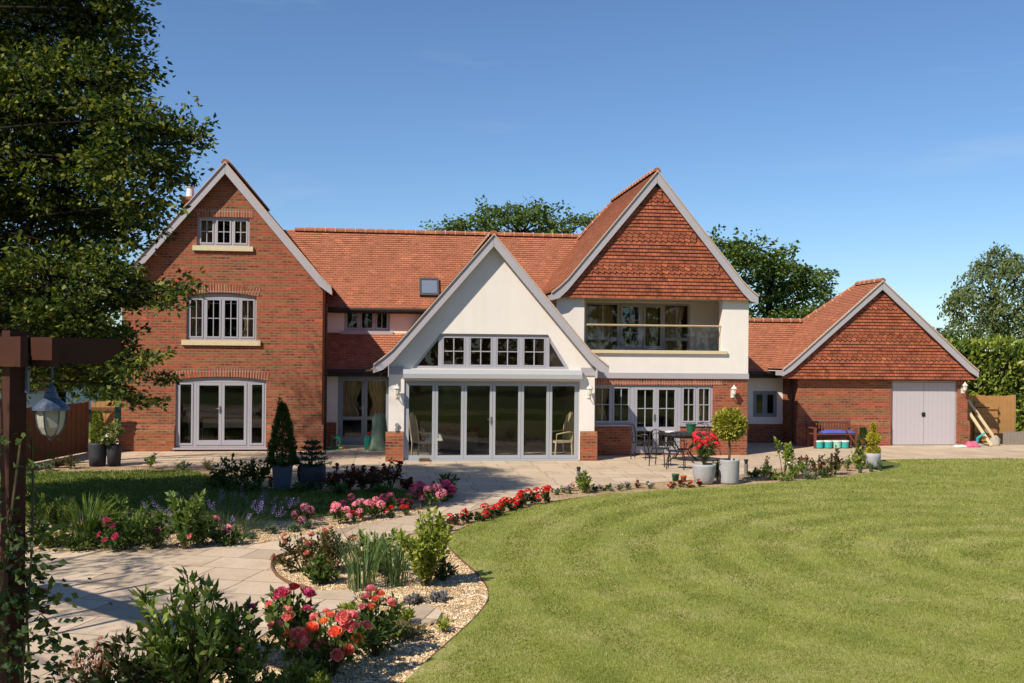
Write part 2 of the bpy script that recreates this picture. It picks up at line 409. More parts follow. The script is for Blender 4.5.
def curtain(x0, x1, y, z0, z1, label, gather=0):
    """pleated cloth, optionally drawn in towards one side at mid height"""
    rng = random.Random(int(abs(x0) * 1000)); nu, nv_ = 26, 8; bm = NB_(); V = []
    for j in range(nv_ + 1):
        t = j / nv_; z = z1 + (z0 - z1) * t; row = []
        k = 1 - .6 * abs(gather) * math.exp(-((t - .62) / .25) ** 2) if gather else 1
        for i in range(nu + 1):
            f = i / nu
            x = (x0 + (x1 - x0) * f * k) if gather >= 0 else (x1 - (x1 - x0) * (1 - f) * k)
            row.append(bm.verts.new((x, y + .035 * math.sin(i * 1.5 + .3 * math.sin(j)), z)))
        V.append(row)
    for j in range(nv_):
        for i in range(nu): bm.faces.new((V[j][i], V[j][i + 1], V[j + 1][i + 1], V[j + 1][i]))
    g = bmesh.ops.extrude_face_region(bm, geom=bm.faces[:])
    bmesh.ops.translate(bm, verts=[e for e in g['geom'] if isinstance(e, bmesh.types.BMVert)], vec=(0, .012, 0))
    o = part('curtain', bm, CURTAIN, None, False, True); tag(o, label, 'curtain', 'curtains behind the windows'); return o
def arch_of_bricks(x0, x1, z, rise, y, hgt=.23):
    n = max(6, round((x1 - x0 + .2) / .078)); bm = NB_()
    xm, half = (x0 + x1) / 2, (x1 - x0) / 2
    for i in range(n):
        f = (i + .5) / n * 2 - 1; x = xm + f * (half + .06); s = -2 * rise * f / half
        nrm = Vector((-s, 0, 1)).normalized(); zz = z + rise * (1 - f * f) + .012
        a = Vector((x, y, zz)); b = a + nrm * hgt
        w_ = (x1 - x0 + .12) / n - .012
        bar(bm, a, b, w_, .014, 0, (0, 1, 0))
    hp('brick_arch', bm, SOLDIER, True)
def downpipe(x, y, z0, z1):
    bm = NB_(); tube(bm, [(x, y, z0), (x, y, z1 - .3), (x, y + .05, z1 - .15), (x, y + .1, z1)], .035, 8); hp('downpipe', bm, GUTTER)

# ---- left gable -------------------------------------------------------------
YB = YG - .28
A = Wp(225, 161.5, YB); Ft = Wp(331.5, 289, YB)
GX, GZ = A.x, A.z; ghw, gdz = Ft.x - GX, GZ - Ft.z
sl_ = gdz / ghw
gable([(0, 0), (ghw - .35, (ghw - .35) * sl_), (ghw, gdz - .06)], GX, GZ, YB, 38)
XL = Wp(121.5, 380, YG).x; XR = Wp(322, 380, YG).x
def under(x, Xa, Za, s, d=.16): return Za - abs(x - Xa) * s - d
outer = [(XL, 0), (XR, 0), (XR, under(XR, GX, GZ, sl_)), (GX, GZ - .2), (XL, under(XL, GX, GZ, sl_))]
w1 = rect(197, 217, 249.5, 246, YG); w2 = rect(186.5, 296.5, 256.5, 340, YG); w3 = rect(175.5, 380.5, 266, 447.5, YG)
def archloop(r, rise, n=12):
    x0, x1, z0, z1 = r
    return [(x0, z0), (x1, z0)] + [(x1 - (x1 - x0) * i / n, z1 + rise * (1 - (2 * i / n - 1) ** 2)) for i in range(n + 1)]
bm = NB_()
wall_y(bm, outer, [[(w1[0], w1[2]), (w1[1], w1[2]), (w1[1], w1[3]), (w1[0], w1[3])], archloop(w2, .10), archloop(w3, .095)], YG, YG + .3)
hp('brick_wall', bm, BRICK, True)
# side walls of that wing
bm = NB_(); bx(bm, XR - .3, XR - .001, YG + .301, 37.5, 0, outer[2][1] - .02); bx(bm, XL + .001, XL + .3, YG + .301, 37.5, 0, outer[4][1] - .02); bx(bm, XL + .3, XR - .3, 37.2, 37.5, 0, 4.0)
hp('brick_wall', bm, BRICK, True)
# projecting plinth with a sloping brick top
zp = Wp(300, 432, YG).z; zp2 = Wp(300, 425, YG).z
for a, b in ((XL - .05, w3[0] - .02), (w3[1] + .02, XR + .055)):
    bm = NB_(); bx(bm, a, b, YG - .055, YG - .002, 0, zp)
    v = [bm.verts.new(c) for c in ((a, YG - .055, zp + .003), (b, YG - .055, zp + .003), (b, YG - .003, zp2), (a, YG - .003, zp2))]
    bm.faces.new(v); hp('brick_plinth', bm, BRICK, True)
bm = NB_(); bx(bm, XR + .002, XR + .055, YG, 33, 0, zp); hp('brick_plinth', bm, BRICK, True)
window(*w1, YG, (.335, .665), PAINT, (2, 2), sill=(.11, .14, STONE), label='top window with three casements under the apex')
window(*w2, YG, (.25, .5, .75), PAINTW, (2, 2), arch=.09, sill=(.12, .15, STONE), label='first floor window with a curved head and four casements')
arch_of_bricks(w2[0], w2[1], w2[3], .10, YG - .004); arch_of_bricks(w3[0], w3[1], w3[3], .095, YG - .004)
bm = NB_(); bx(bm, w1[0] - .08, w1[1] + .08, YG - .008, YG - .001, w1[3] + .002, w1[3] + .22); hp('soldier_course', bm, SOLDIER, True)
x0, x1, z0, z1 = w3; bm = NB_(); W3 = x1 - x0
sp = [x0 + W3 * .205, x0 + W3 * .80]
framing(bm, x0, x1, z0, z1, YG + .06, .06, .09, sp, .075)
casement(bm, x0 + .065, sp[0] - .045, z0 + .065, z1 - .065, YG + .06, .05, (1, 1)); casement(bm, sp[1] + .045, x1 - .065, z0 + .065, z1 - .065, YG + .06, .05, (1, 1))
n = 12; arc = [(x0 + W3 * i / n, z1 + .003 + .088 * (1 - (2 * i / n - 1) ** 2)) for i in range(n + 1)]
prism_y(bm, arc, YG + .062, YG + .15)
o = hp('french_window_frame', bm, PAINTW); pane(o, x0 + .1, sp[0] - .08, z0 + .1, z1 - .1, YG + .09); pane(o, sp[1] + .08, x1 - .1, z0 + .1, z1 - .1, YG + .09)
mid = (sp[0] + sp[1]) / 2
leaf_door(sp[0] + .045, mid - .004, z0 + .065, z1 - .065, YG + .06, PAINTW, handle=1); leaf_door(mid + .004, sp[1] - .045, z0 + .065, z1 - .065, YG + .06, PAINTW)
bm = NB_(); bx(bm, x0 - .05, x1 + .05, YG - .09, YG + .055, z0 - .05, z0 - .003); hp('door_sill', bm, PAINTW)
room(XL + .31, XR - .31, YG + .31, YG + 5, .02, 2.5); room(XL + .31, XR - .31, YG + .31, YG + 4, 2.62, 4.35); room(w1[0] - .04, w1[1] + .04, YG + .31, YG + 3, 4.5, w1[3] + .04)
for r in (w1, w2):
    wd = r[1] - r[0]
    curtain(r[0] + .04, r[0] + wd * .30, YG + .36, r[2] - .05, r[3] + .05, 'cream curtain drawn to the left in the ' + ('top gable window' if r is w1 else 'curved headed window'), .6)
    curtain(r[1] - wd * .30, r[1] - .04, YG + .36, r[2] - .05, r[3] + .05, 'cream curtain drawn to the right in the ' + ('top gable window' if r is w1 else 'curved headed window'), -.6)
# chimney behind the left slope
c = Wp(190, 196, 33.0); bm = NB_(); bx(bm, c.x - .22, c.x + .22, 32.8, 33.3, c.z - 2.2, c.z - .15); bx(bm, c.x - .28, c.x + .28, 32.74, 33.36, c.z - .149, c.z - .05)
ch = hp('chimney', bm, BRICK, True); bm = NB_(); lathe(bm, [(.13, 0), (.11, .3), (.15, .33), (.15, .38)], 12, c=(c.x, 33.05, c.z - .048)); part('chimney_pot', bm, WHITE, ch)
downpipe(XR + .1, YG + .12, .05, Ft.z - .1)

# ---- main range between the gables -------------------------------------------
ME = Wp(385, 302, 31.0)
RT = Wp(440, 233.5, 33.15)
XM0, XM1 = GX + .5, 9.0
bm = NB_(); uvl = bm.loops.layers.uv.new('UVMap'); xs = [XM0, XM1]
tile_quads(bm, uvl, [((XM0, RT.y, RT.z), (XM1, RT.y, RT.z), (XM1, ME.y - .25, ME.z - .25), (XM0, ME.y - .25, ME.z - .25))], Vector((1, 0, 0)))
part('roof', bm, TILE, house, 'keep', False, True)
bm = NB_(); uvl = bm.loops.layers.uv.new('UVMap')
tile_quads(bm, uvl, [((XM0, RT.y, RT.z), (XM1, RT.y, RT.z), (XM1, 36.3, ME.z - .6), (XM0, 36.3, ME.z - .6))], Vector((1, 0, 0)))
part('roof', bm, TILE, house, 'keep', False, True)
bm = NB_(); ridge(bm, (XM0 + 1, RT.y, RT.z + .03), (Wp(600, 235, RT.y).x, RT.y, RT.z + .03)); hp('ridge_tiles', bm, [TILE, MORTAR], True)
XC0 = Wp(388.5, 410, YC).x; XC1 = Wp(594.5, 410, YC).x
YU = 31.05
r = rect(344, 309.5, 390, 331, YU)
wl = Wp(320, 320, YU).x
bm = NB_(); wall_y(bm, [(wl, 2.6), (3, 2.6), (3, ME.z - .1), (wl, ME.z - .1)], [[(r[0], r[2]), (r[1], r[2]), (r[1], r[3]), (r[0], r[3])]], YU, YU + .25); hp('rendered_wall', bm, RENDER)
window(*r, YU, (.335, .665), PAINT, (2, 1), sill=(.1, .1, PAINT), label='small three light window tucked under the main eaves'); room(r[0] - .5, r[1] + .5, YU + .26, YU + 3, 2.7, 4.2)
bm = NB_(); tube(bm, [(wl, ME.y - .3, ME.z - .26), (4.5, ME.y - .3, ME.z - .26)], .06, 8); bx(bm, wl, 4.5, ME.y - .24, ME.y + .1, ME.z - .36, ME.z - .2); hp('gutter', bm, GUTTER)
# lean-to tile roof and the ground floor link behind the terrace
YL = 30.2
lt = Wp(365, 333, YU); lb = Wp(365, 370, YL - .3)
bm = NB_(); uvl = bm.loops.layers.uv.new('UVMap'); xl1 = XC0 + .6
tile_quads(bm, uvl, [((wl - .2, YU - .01, lt.z), (xl1, YU - .01, lt.z), (xl1, YL - .3, lb.z), (wl - .2, YL - .3, lb.z))], Vector((1, 0, 0)))
part('lean_to_roof', bm, TILE, house, 'keep', False, True)
bm = NB_(); tube(bm, [(wl - .2, YL - .36, lb.z - .03), (xl1, YL - .36, lb.z - .03)], .055, 8); bx(bm, wl - .2, xl1, YL - .3, YL - .2, lb.z - .2, lb.z - .02); hp('gutter', bm, GUTTER)
d = rect(337.5, 376, 391, 446.5, YL); d = (d[0], d[1], .06, d[3])
bm = NB_(); wall_y(bm, [(wl - .3, 0), (XC0 + .4, 0), (XC0 + .4, lb.z - .03), (wl - .3, lb.z - .03)], [[(d[0], .03), (d[1], .03), (d[1], d[3]), (d[0], d[3])]], YL, YL + .25); hp('rendered_wall', bm, RENDER)
bm = NB_(); bx(bm, wl - .3, d[0] - .03, YL - .06, YL - .002, 0, .72); hp('brick_plinth', bm, BRICK, True)
bm = NB_(); framing(bm, d[0], d[1], .035, d[3], YL + .05, .07, .09); hp('door_frame', bm, GREYBLUE)
mid = (d[0] + d[1]) / 2
for a, b, hd in ((d[0] + .075, mid - .004, 1), (mid + .004, d[1] - .075, 0)): leaf_door(a, b, .11, d[3] - .075, YL + .05, GREYBLUE, (1, 1), .08, .1, hd, .8)
curtain(d[0] + .1, d[0] + .7, YL + .3, .75, d[3], 'pale curtain hanging at the left of the shaded terrace door', .5); curtain(d[1] - .75, d[1] - .1, YL + .3, .75, d[3], 'pale curtain hanging at the right of the shaded terrace door', -.5)
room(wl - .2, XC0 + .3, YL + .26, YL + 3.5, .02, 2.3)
# roof light
P0 = Vector((0, RT.y, RT.z)); nrm = Vector((0, -(RT.z - ME.z + .25), (RT.y - ME.y + .25))).normalized()
def on_roof(u, v):
    dd = ray(u, v); return EYE + dd * ((P0 - EYE).dot(nrm) / dd.dot(nrm))
a, b = on_roof(419.5, 297), on_roof(438.5, 280)
up = Vector((0, RT.y - ME.y + .25, RT.z - ME.z + .25)).normalized(); hgt = (b - a).dot(up); wd = b.x - a.x
bm = NB_()
for (f0, f1, g0, g1) in ((0, .1, 0, 1), (.9, 1, 0, 1), (.1, .9, 0, .12), (.1, .9, .88, 1)):
    bar(bm, a + Vector((wd * (f0 + f1) / 2, 0, 0)) + up * hgt * g0 + nrm * .04, a + Vector((wd * (f0 + f1) / 2, 0, 0)) + up * hgt * g1 + nrm * .04, wd * (f1 - f0), .12, 0, nrm)
o = hp('roof_light', bm, plain('lead_grey', (.06, .065, .07), .5)); bm = NB_()
bar(bm, a + Vector((wd / 2, 0, 0)) + up * hgt * .1 + nrm * .075, a + Vector((wd / 2, 0, 0)) + up * hgt * .9 + nrm * .075, wd * .82, .012, 0, nrm)
bl = NB('roof_light_glass', .06, .6); bl.b.inputs['Base Color'].default_value = (.45, .5, .55, 1); bl.b.inputs['Metallic'].default_value = .7; part('pane', bm, bl.m, o)

# ---- conservatory gable -------------------------------------------------------
YB = YC - .27
A = Wp(494, 233.5, YB); F1 = Wp(582, 340, YB); F2 = Wp(609, 366, YB)
CX, CZ = A.x, A.z; cs = (CZ - F1.z) / (F1.x - CX)
d1, d2 = F1.x - CX, F2.x - CX; z2 = CZ - F2.z
prof = [(0, 0), (d1, d1 * cs)]
for k in (.33, .66, 1): prof.append((d1 + (d2 - d1) * k, d1 * cs + (z2 - d1 * cs) * (k ** .8)))
gable(prof, CX, CZ, YB, 33.3, ridge_stop=31.0)
zs = Wp(594, 362, YC).z
cas = rect(403, 369.5, 581, 379.5, YC); bf = rect(404, 381, 579.5, 460.5, YC); bf = (bf[0], bf[1], .03, bf[3])
tz = rect(412, 334, 570, 369, YC); tt0, tt1 = Wp(440.5, 334, YC).x, Wp(548, 334, YC).x
bm = NB_()
wall_y(bm, [(XC0, 0), (XC0 + .001, 0), (bf[0], 0), (bf[0], bf[3]), (bf[1], bf[3]), (bf[1], 0), (XC1, 0), (XC1, zs), (CX + d1 * .9, under(CX + d1 * .9, CX, CZ, cs)), (CX, CZ - .2), (CX - d1 * .9, under(CX + d1 * .9, CX, CZ, cs)), (XC0, zs)],
       [[(tz[0], tz[2]), (tz[1], tz[2]), (tt1, tz[3]), (tt0, tz[3])]], YC, YC + .22)
hp('rendered_wall', bm, RENDER)
for x, s in ((XC0, 1), (XC1, -1)):
    a_, b_ = min(x, x + s * .2), max(x, x + s * .2)
    if s < 0:
        bm = NB_(); bx(bm, a_, b_, YC + .221, 31.0, 0, zs - .1); hp('rendered_wall', bm, RENDER); continue
    for y0_, y1_, z0_, z1_ in ((YC + .221, YC + .5, 0, zs - .1), (YC + 3.3, 31.0, 0, zs - .1), (YC + .501, YC + 3.299, 2.2, zs - .1)):  # left wall opened and side glazing added to let sun onto the floor
        bm = NB_(); bx(bm, a_, b_, y0_, y1_, z0_, z1_); hp('rendered_wall', bm, RENDER)
    bm = NB_()
    for k in range(5): y_ = YC + .53 + 2.74 * k / 4; bx(bm, a_ + .06, a_ + .12, y_ - .028, y_ + .028, .06, 2.14)
    bx(bm, a_ + .06, a_ + .12, YC + .502, YC + 3.298, .0, .06); bx(bm, a_ + .06, a_ + .12, YC + .502, YC + 3.298, 2.14, 2.198)
    o = hp('added_side_window', bm, PAINTW); bm = NB_(); bx(bm, a_ + .085, a_ + .091, YC + .55, YC + 3.26, .06, 2.14); part('pane', bm, GLASS, o)
zb = Wp(590, 436, YC).z; zb2 = Wp(590, 432, YC).z
for a, b in ((XC0 - .07, bf[0] - .012), (bf[1] + .012, XC1 + .07)):
    bm = NB_(); bx(bm, a, b, YC - .07, YC - .002, 0, zb)
    if a < XC0: bx(bm, a, XC0 - .002, YC - .002, YC + .6, 0, zb)
    else: bx(bm, XC1 + .002, b, YC - .002, YC + .6, 0, zb)
    v = [bm.verts.new(c) for c in ((a, YC - .07, zb + .002), (b, YC - .07, zb + .002), (b, YC - .003, zb2 + .02), (a, YC - .003, zb2 + .02))]; bm.faces.new(v)
    hp('brick_pier_base', bm, BRICK, True)
# painted corbels where the barge foot meets the pier
for x, s in ((XC0, -1), (XC1, 1)):
    bm = NB_(); bx(bm, min(x, x + s * .02), max(x, x + s * .02), YC - .26, YC + .3, zs - .42, zs - .12); bx(bm, min(x - s * .38, x), max(x - s * .38, x), YC - .03, YC - .002, zs - .36, zs - .15); hp('corbel', bm, PAINT)
bm = NB_(); yy = YC + .05
zt, zbm = tz[3], tz[2]; f = .07
sp = [tt0 + (tt1 - tt0) * k / 4 for k in range(5)]
for s in sp: bx(bm, s - .05, s + .05, yy, yy + .09, zbm + f, zt - f)
bx(bm, tz[0], tz[1], yy + .001, yy + .09, zbm, zbm + f); bx(bm, tt0, tt1, yy + .001, yy + .09, zt - f, zt)
bar(bm, (tz[0] + .05, yy + .045, zbm + .02), (tt0 - .01, yy + .045, zt - .03), .09, .05, 0, (0, 1, 0)); bar(bm, (tz[1] - .05, yy + .045, zbm + .02), (tt1 + .01, yy + .045, zt - .03), .09, .05, 0, (0, 1, 0))
for a, b in zip(sp, sp[1:]): casement(bm, a + .055, b - .055, zbm + f + .004, zt - f - .004, yy + .01, .035, (2, 2), bw=.026)
o = hp('gable_window', bm, PAINTW)
bm = NB_(); prism_y(bm, [(tz[0] + .06, zbm + .05), (tz[1] - .06, zbm + .05), (tt1 - .02, zt - .06), (tt0 + .02, zt - .06)], yy + .04, yy + .046); part('pane', bm, GLASS, o)
# awning cassette
bm = NB_(); zc0, zc1 = cas[2], cas[3]; ym = YC - .09
prof_ = [(YC - .003, zc0 + .02), (YC - .14, zc0), (YC - .19, zc0 + .03), (YC - .2, zc0 + .14), (YC - .16, zc1 - .01), (YC - .003, zc1)]
va = [bm.verts.new((cas[0], y, z)) for y, z in prof_]; vb = [bm.verts.new((cas[1], y, z)) for y, z in prof_]
bm.faces.new(va); bm.faces.new(vb[::-1])
for i in range(6): bm.faces.new((va[i], vb[i], vb[(i + 1) % 6], va[(i + 1) % 6]))
hp('awning_cassette', bm, plain('awning_grey', (.43, .44, .455), .35, .4, .03))
bm = NB_(); bx(bm, bf[0] + .01, bf[1] - .01, YC + .001, YC + .2, bf[3], zc0 + .02) if zc0 > bf[3] else None
hp('lintel', bm, PAINT) if zc0 > bf[3] else bm.free()
BIF = plain('bifold_grey_frame', (.36, .375, .405), .35, .45, .04)
bm = NB_(); framing(bm, bf[0], bf[1], .004, bf[3] - .003, YC + .04, .05, .11); bx(bm, bf[0], bf[1], YC - .05, YC + .038, .002, .035); hp('door_frame', bm, BIF)
n = 6; wd = (bf[1] - bf[0] - .1) / n
for k in range(n):
    a = bf[0] + .05 + wd * k; leaf_door(a + .004, a + wd - .004, .058, bf[3] - .058, YC + .055, BIF, (1, 1), .07, .02, 1 if k == 2 else None, name='folding_door')
# conservatory interior
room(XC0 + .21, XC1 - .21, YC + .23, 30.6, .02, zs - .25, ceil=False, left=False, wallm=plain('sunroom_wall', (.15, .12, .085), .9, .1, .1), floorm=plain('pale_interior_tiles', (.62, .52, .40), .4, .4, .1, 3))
bm = NB_()
for sgn in (-1, 1):
    bm.faces.new([bm.verts.new(c) for c in ((CX, YC + .23, CZ - .35), (CX, 30.6, CZ - .35), (CX + sgn * 2.9, 30.6, CZ - .35 - 2.9 * cs), (CX + sgn * 2.9, YC + .23, CZ - .35 - 2.9 * cs))])
bm.faces.new([bm.verts.new(c) for c in ((CX - 2.9, 30.62, 0), (CX + 2.9, 30.62, 0), (CX + 2.9, 30.62, CZ - .4 - 2.9 * cs), (CX, 30.62, CZ - .4), (CX - 2.9, 30.62, CZ - .4 - 2.9 * cs))])
hp('vaulted_ceiling', bm, plain('oiled_timber', (.10, .055, .03), .7, .2, .2, 5))
bm = NB_(); bx(bm, CX - 1.05, CX - .25, 30.55, 30.59, 1.25, 2.1); hp('interior_window', bm, plain('far_window_green', (.16, .2, .1), .6, .2, .5, 3))

# ---- kitchen wing ----------------------------------------------------------------
YB = YK - .3
A = Wp(657.5, 170.5, YB); F1 = Wp(743, 281, YB); F2 = Wp(758.5, 295.5, YB)
KX, KZ = A.x, A.z; ks = (KZ - F1.z) / (F1.x - KX); d1, d2, z2 = F1.x - KX, F2.x - KX, KZ - F2.z
gable([(0, 0), (d1, d1 * ks), (d1 + (d2 - d1) * .5, d1 * ks + (z2 - d1 * ks) * .55), (d2, z2)], KX, KZ, YB, 32.3, hip=1.5, ridge_stop=32.3)
XK1 = Wp(748, 340, YK).x; XK0 = 2 * KX - XK1
zt_ = Wp(660, 297.5, YK).z; zbm = Wp(660, 373, YK).z; zbr = Wp(660, 378.5, YK).z
bo = rect(584, 297.5, 722, 351, YK)
bm = NB_(); wall_y(bm, [(XK0, zbm), (XK1, zbm), (XK1, zt_), (bo[1], zt_), (bo[1], bo[2]), (bo[0], bo[2]), (bo[0], zt_), (XK0, zt_)], [], YK - .03, YK + .25); hp('rendered_wall', bm, RENDER)
for a_, b_ in ((XK1 - .25, XK1 - .001), (XK0 + .001, XK0 + .25)):
    bm = NB_(); bx(bm, a_, b_, YK + .251, 35, zbm, zt_ + .1); hp('rendered_wall', bm, RENDER)
bm = NB_(); bx(bm, XC1 + .002, XK1 + .02, YK - .05, YK + .1, zbr, zbm - .002); hp('timber_band', bm, PAINT)
# tile hung gable: overlapping courses, with bands of pointed tiles
def tile_hung(Xa, Ztop, s, zb, y, bands, name='tile_hung_gable'):
    bm = NB_(); uvl = bm.loops.layers.uv.new('UVMap'); z = zb; row = 0
    while z < Ztop - .15:
        z1 = min(z + .1, Ztop - .1); h0 = (Ztop - z) / s; h1 = (Ztop - z1) / s
        t = (z - zb) / (Ztop - zb); deco = any(a <= t < b for a, b in bands)
        if not deco:
            qs = [((Xa - h0, y - .035, z), (Xa + h0, y - .035, z), (Xa + h1, y, z1 + .004), (Xa - h1, y, z1 + .004))]
            und = [((Xa - h0, y, z), (Xa + h0, y, z), (Xa + h0, y - .035, z), (Xa - h0, y - .035, z))]
            for q in qs + und:
                f = bm.faces.new([bm.verts.new(c) for c in q])
                for l in f.loops: l[uvl].uv = (l.vert.co.x, row * .1 + (.09 if l.vert.co.z > z + .01 else .012))
        else:
            f = bm.faces.new([bm.verts.new(c) for c in ((Xa - h0, y, z - .01), (Xa + h0, y, z - .01), (Xa + h1, y, z1), (Xa - h1, y, z1))])
            for l in f.loops: l[uvl].uv = (l.vert.co.x, row * .1 + .05)
            n = int(2 * h1 / .165); off = (row % 2) * .0825 + (row // 2 % 2) * .04
            for k in range(n):
                xa = Xa - h1 + off + k * .165 - .04; xb = xa + .155
                if xb > Xa + h1 or xa < Xa - h1: continue
                c = [(xa, y - .012, z1 + .01), (xb, y - .012, z1 + .01), (xb, y - .03, z + .045), ((xa + xb) / 2 + .05, y - .036, z - .02), (xa, y - .03, z + .03)]
                vv = [bm.verts.new(p) for p in c]; f = bm.faces.new(vv)
                for l in f.loops: l[uvl].uv = (xa + .0825 + (row % 2) * .0825, row * .1 + .05 if l.vert.co.z > z else row * .1 + .03)
                for i, j in ((2, 3), (3, 4)):
                    f = bm.faces.new([bm.verts.new(p) for p in (c[i], c[j], (c[j][0], y, c[j][2]), (c[i][0], y, c[i][2]))])
                    for l in f.loops: l[uvl].uv = (xa, row * .1 + .02)
        z = z1; row += 1
    return part(name, bm, HUNG, house, 'keep', False, True)
tile_hung(KX, KZ - .3, ks, zt_ - .05, YK - .17, ((.2, .3), (.47, .56), (.82, .9)))
bm = NB_(); prism_y(bm, [(KX - (KZ - .25 - zt_) / ks, zt_ + .002), (KX + (KZ - .25 - zt_) / ks, zt_ + .002), (KX, KZ - .25)], YK - .16, YK + .2); hp('gable_backing', bm, GUTTER)
# balcony
by = YK + 2.0
bm = NB_(); bx(bm, bo[0] - .12, bo[1] + .13, YK - .1, YK + .2, bo[2] - .07, bo[2] + .02); hp('balcony_coping', bm, STONE)
bm = NB_(); bx(bm, XK0 + .25, XK1 - .25, YK + .251, by + .3, bo[2] - .3, bo[2] - .08); hp('balcony_floor', bm, plain('balcony_deck', (.22, .17, .12), .8))
bm = NB_(); bx(bm, XK0 + .25, XK1 - .25, YK + .21, by + .3, zt_ + .006, zt_ + .06); hp('balcony_ceiling', bm, RENDER)
bw_ = rect(586, 303, 690, 352, by); zf = bo[2] - .08
bm = NB_(); wall_y(bm, [(XK0 + .25, zf), (XK1 - .25, zf), (XK1 - .25, zt_), (XK0 + .25, zt_)], [[(bw_[0], zf + .05), (bw_[1], zf + .05), (bw_[1], bw_[3]), (bw_[0], bw_[3])]], by, by + .2); hp('rendered_wall', bm, RENDER)
bm = NB_(); xs = [Wp(u, 330, by).x for u in (587, 619, 642, 664, 690)]
framing(bm, bw_[0], bw_[1], zf + .05, bw_[3], by + .04, .06, .09, xs[1:4], .09)
for k in (0, 3): bx(bm, xs[k] + .05, xs[k + 1] - .05, by + .045, by + .12, zf + .4, zf + .5)
bx(bm, (xs[3] + xs[4]) / 2 - .02, (xs[3] + xs[4]) / 2 + .02, by + .05, by + .11, zf + .5, bw_[3] - .06); bx(bm, (xs[0] + xs[1]) / 2 - .02, (xs[0] + xs[1]) / 2 + .02, by + .05, by + .11, zf + .5, bw_[3] - .06)
o = hp('balcony_window', bm, PAINT); pane(o, bw_[0] + .06, bw_[1] - .06, zf + .1, bw_[3] - .06, by + .09)
leaf_door(xs[1] + .05, xs[2] - .05, zf + .11, bw_[3] - .065, by + .02, PAINT, (2, 3), .06, .08, 1)
leaf_door(xs[2] + .05, xs[3] - .05, zf + .11, bw_[3] - .065, by + .02, PAINT, (1, 1), .06, .08)
room(bw_[0] - .4, bw_[1] + .3, by + .21, by + 3, zf + .02, zt_ - .02)
for a, b, g, t in ((0, 1, 0, 'pale curtain behind the left balcony window'), (2, 3, 0, 'pale curtain behind the glazed balcony door'), (3, 4, .4, 'pale curtain behind the right balcony window')):
    curtain(xs[a] + .06, xs[b] - .1, by + .26, zf + .1, bw_[3] + .02, t, g)
bm = NB_(); zr = Wp(655, 325.5, YK).z
tube(bm, [(bo[0] + .004, YK + .06, zr), (bo[1] - .004, YK + .06, zr)], .03, 8); o = hp('handrail', bm, plain('oak_rail', (.42, .32, .2), .5))
bm = NB_(); bx(bm, bo[0] + .01, bo[1] - .01, YK + .054, YK + .066, bo[2] + .025, zr - .032); hp('glass_balustrade', bm, BALGLASS)
# ground floor of the kitchen
kw = rect(592, 385, 713, 424.5, YK); kd = rect(632, 385, 680.5, 450, YK)
T = [(kd[0], .03), (kd[1], .03), (kd[1], kw[2]), (kw[1], kw[2]), (kw[1], kw[3]), (kw[0], kw[3]), (kw[0], kw[2]), (kd[0], kw[2])]
bm = NB_(); XQ = XC1 - .15; wall_y(bm, [(XQ, 0), (XK1, 0), (XK1, zbr - .002), (XQ, zbr - .002)], [T], YK, YK + .28); bx(bm, XK1 - .28, XK1 - .001, YK + .281, 36, 0, zbm - .01); hp('brick_wall', bm, BRICK, True)
bm = NB_(); bx(bm, XC1 + .002, kw[1] + .25, YK - .008, YK - .001, kw[3] + .002, zbr - .004); hp('soldier_course', bm, SOLDIER, True)
bm = NB_(); yy = YK + .05; f = .055
bx(bm, kw[0], kw[1], yy, yy + .09, kw[3] - f, kw[3])
for a, b in ((kw[0], kd[0]), (kd[1], kw[1])):
    bx(bm, a, b, yy + .001, yy + .09, kw[2], kw[2] + f); m_ = (a + b) / 2
    for x in (a + f / 2, m_, b - f / 2): bx(bm, x - f / 2, x + f / 2, yy + .002, yy + .09, kw[2] + f, kw[3] - f)
    casement(bm, a + f + .004, m_ - f / 2 - .004, kw[2] + f + .004, kw[3] - f - .004, yy, .04, (2, 2)); casement(bm, m_ + f / 2 + .004, b - f - .004, kw[2] + f + .004, kw[3] - f - .004, yy, .04, (2, 2))
    bx(bm, a - .03, b + .03, YK - .04, yy - .002, kw[2] - .05, kw[2] - .003)
for x in (kd[0] + f / 2, kd[1] - f / 2): bx(bm, x - f / 2 - .02, x + f / 2 + .02, yy - .008, yy + .09, .035, kw[3] - f)
o = hp('window', bm, PAINTW); pane(o, kw[0] + f, kd[0] - .02, kw[2] + f, kw[3] - f, yy + .03); pane(o, kd[1] + .02, kw[1] - f, kw[2] + f, kw[3] - f, yy + .03)
m_ = (kd[0] + kd[1]) / 2
for a, b, h_ in ((kd[0] + f + .025, m_ - .003, 1), (m_ + .003, kd[1] - f - .025, None)): leaf_door(a, b, .06, kw[3] - f - .004, yy, PAINTW, (2, 3), .075, .12, h_, .68)
room(XC1 + .01, XK1 - .3, YK + .29, YK + 5, .02, 2.25)
curtain(kw[0] + .06, kw[0] + .55, YK + .34, kw[2] - .02, kw[3] + .02, 'cream curtain at the left end of the kitchen window', .4); curtain(kw[1] - .5, kw[1] - .06, YK + .34, kw[2] - .02, kw[3] + .02, 'cream curtain at the right end of the kitchen window', -.3)

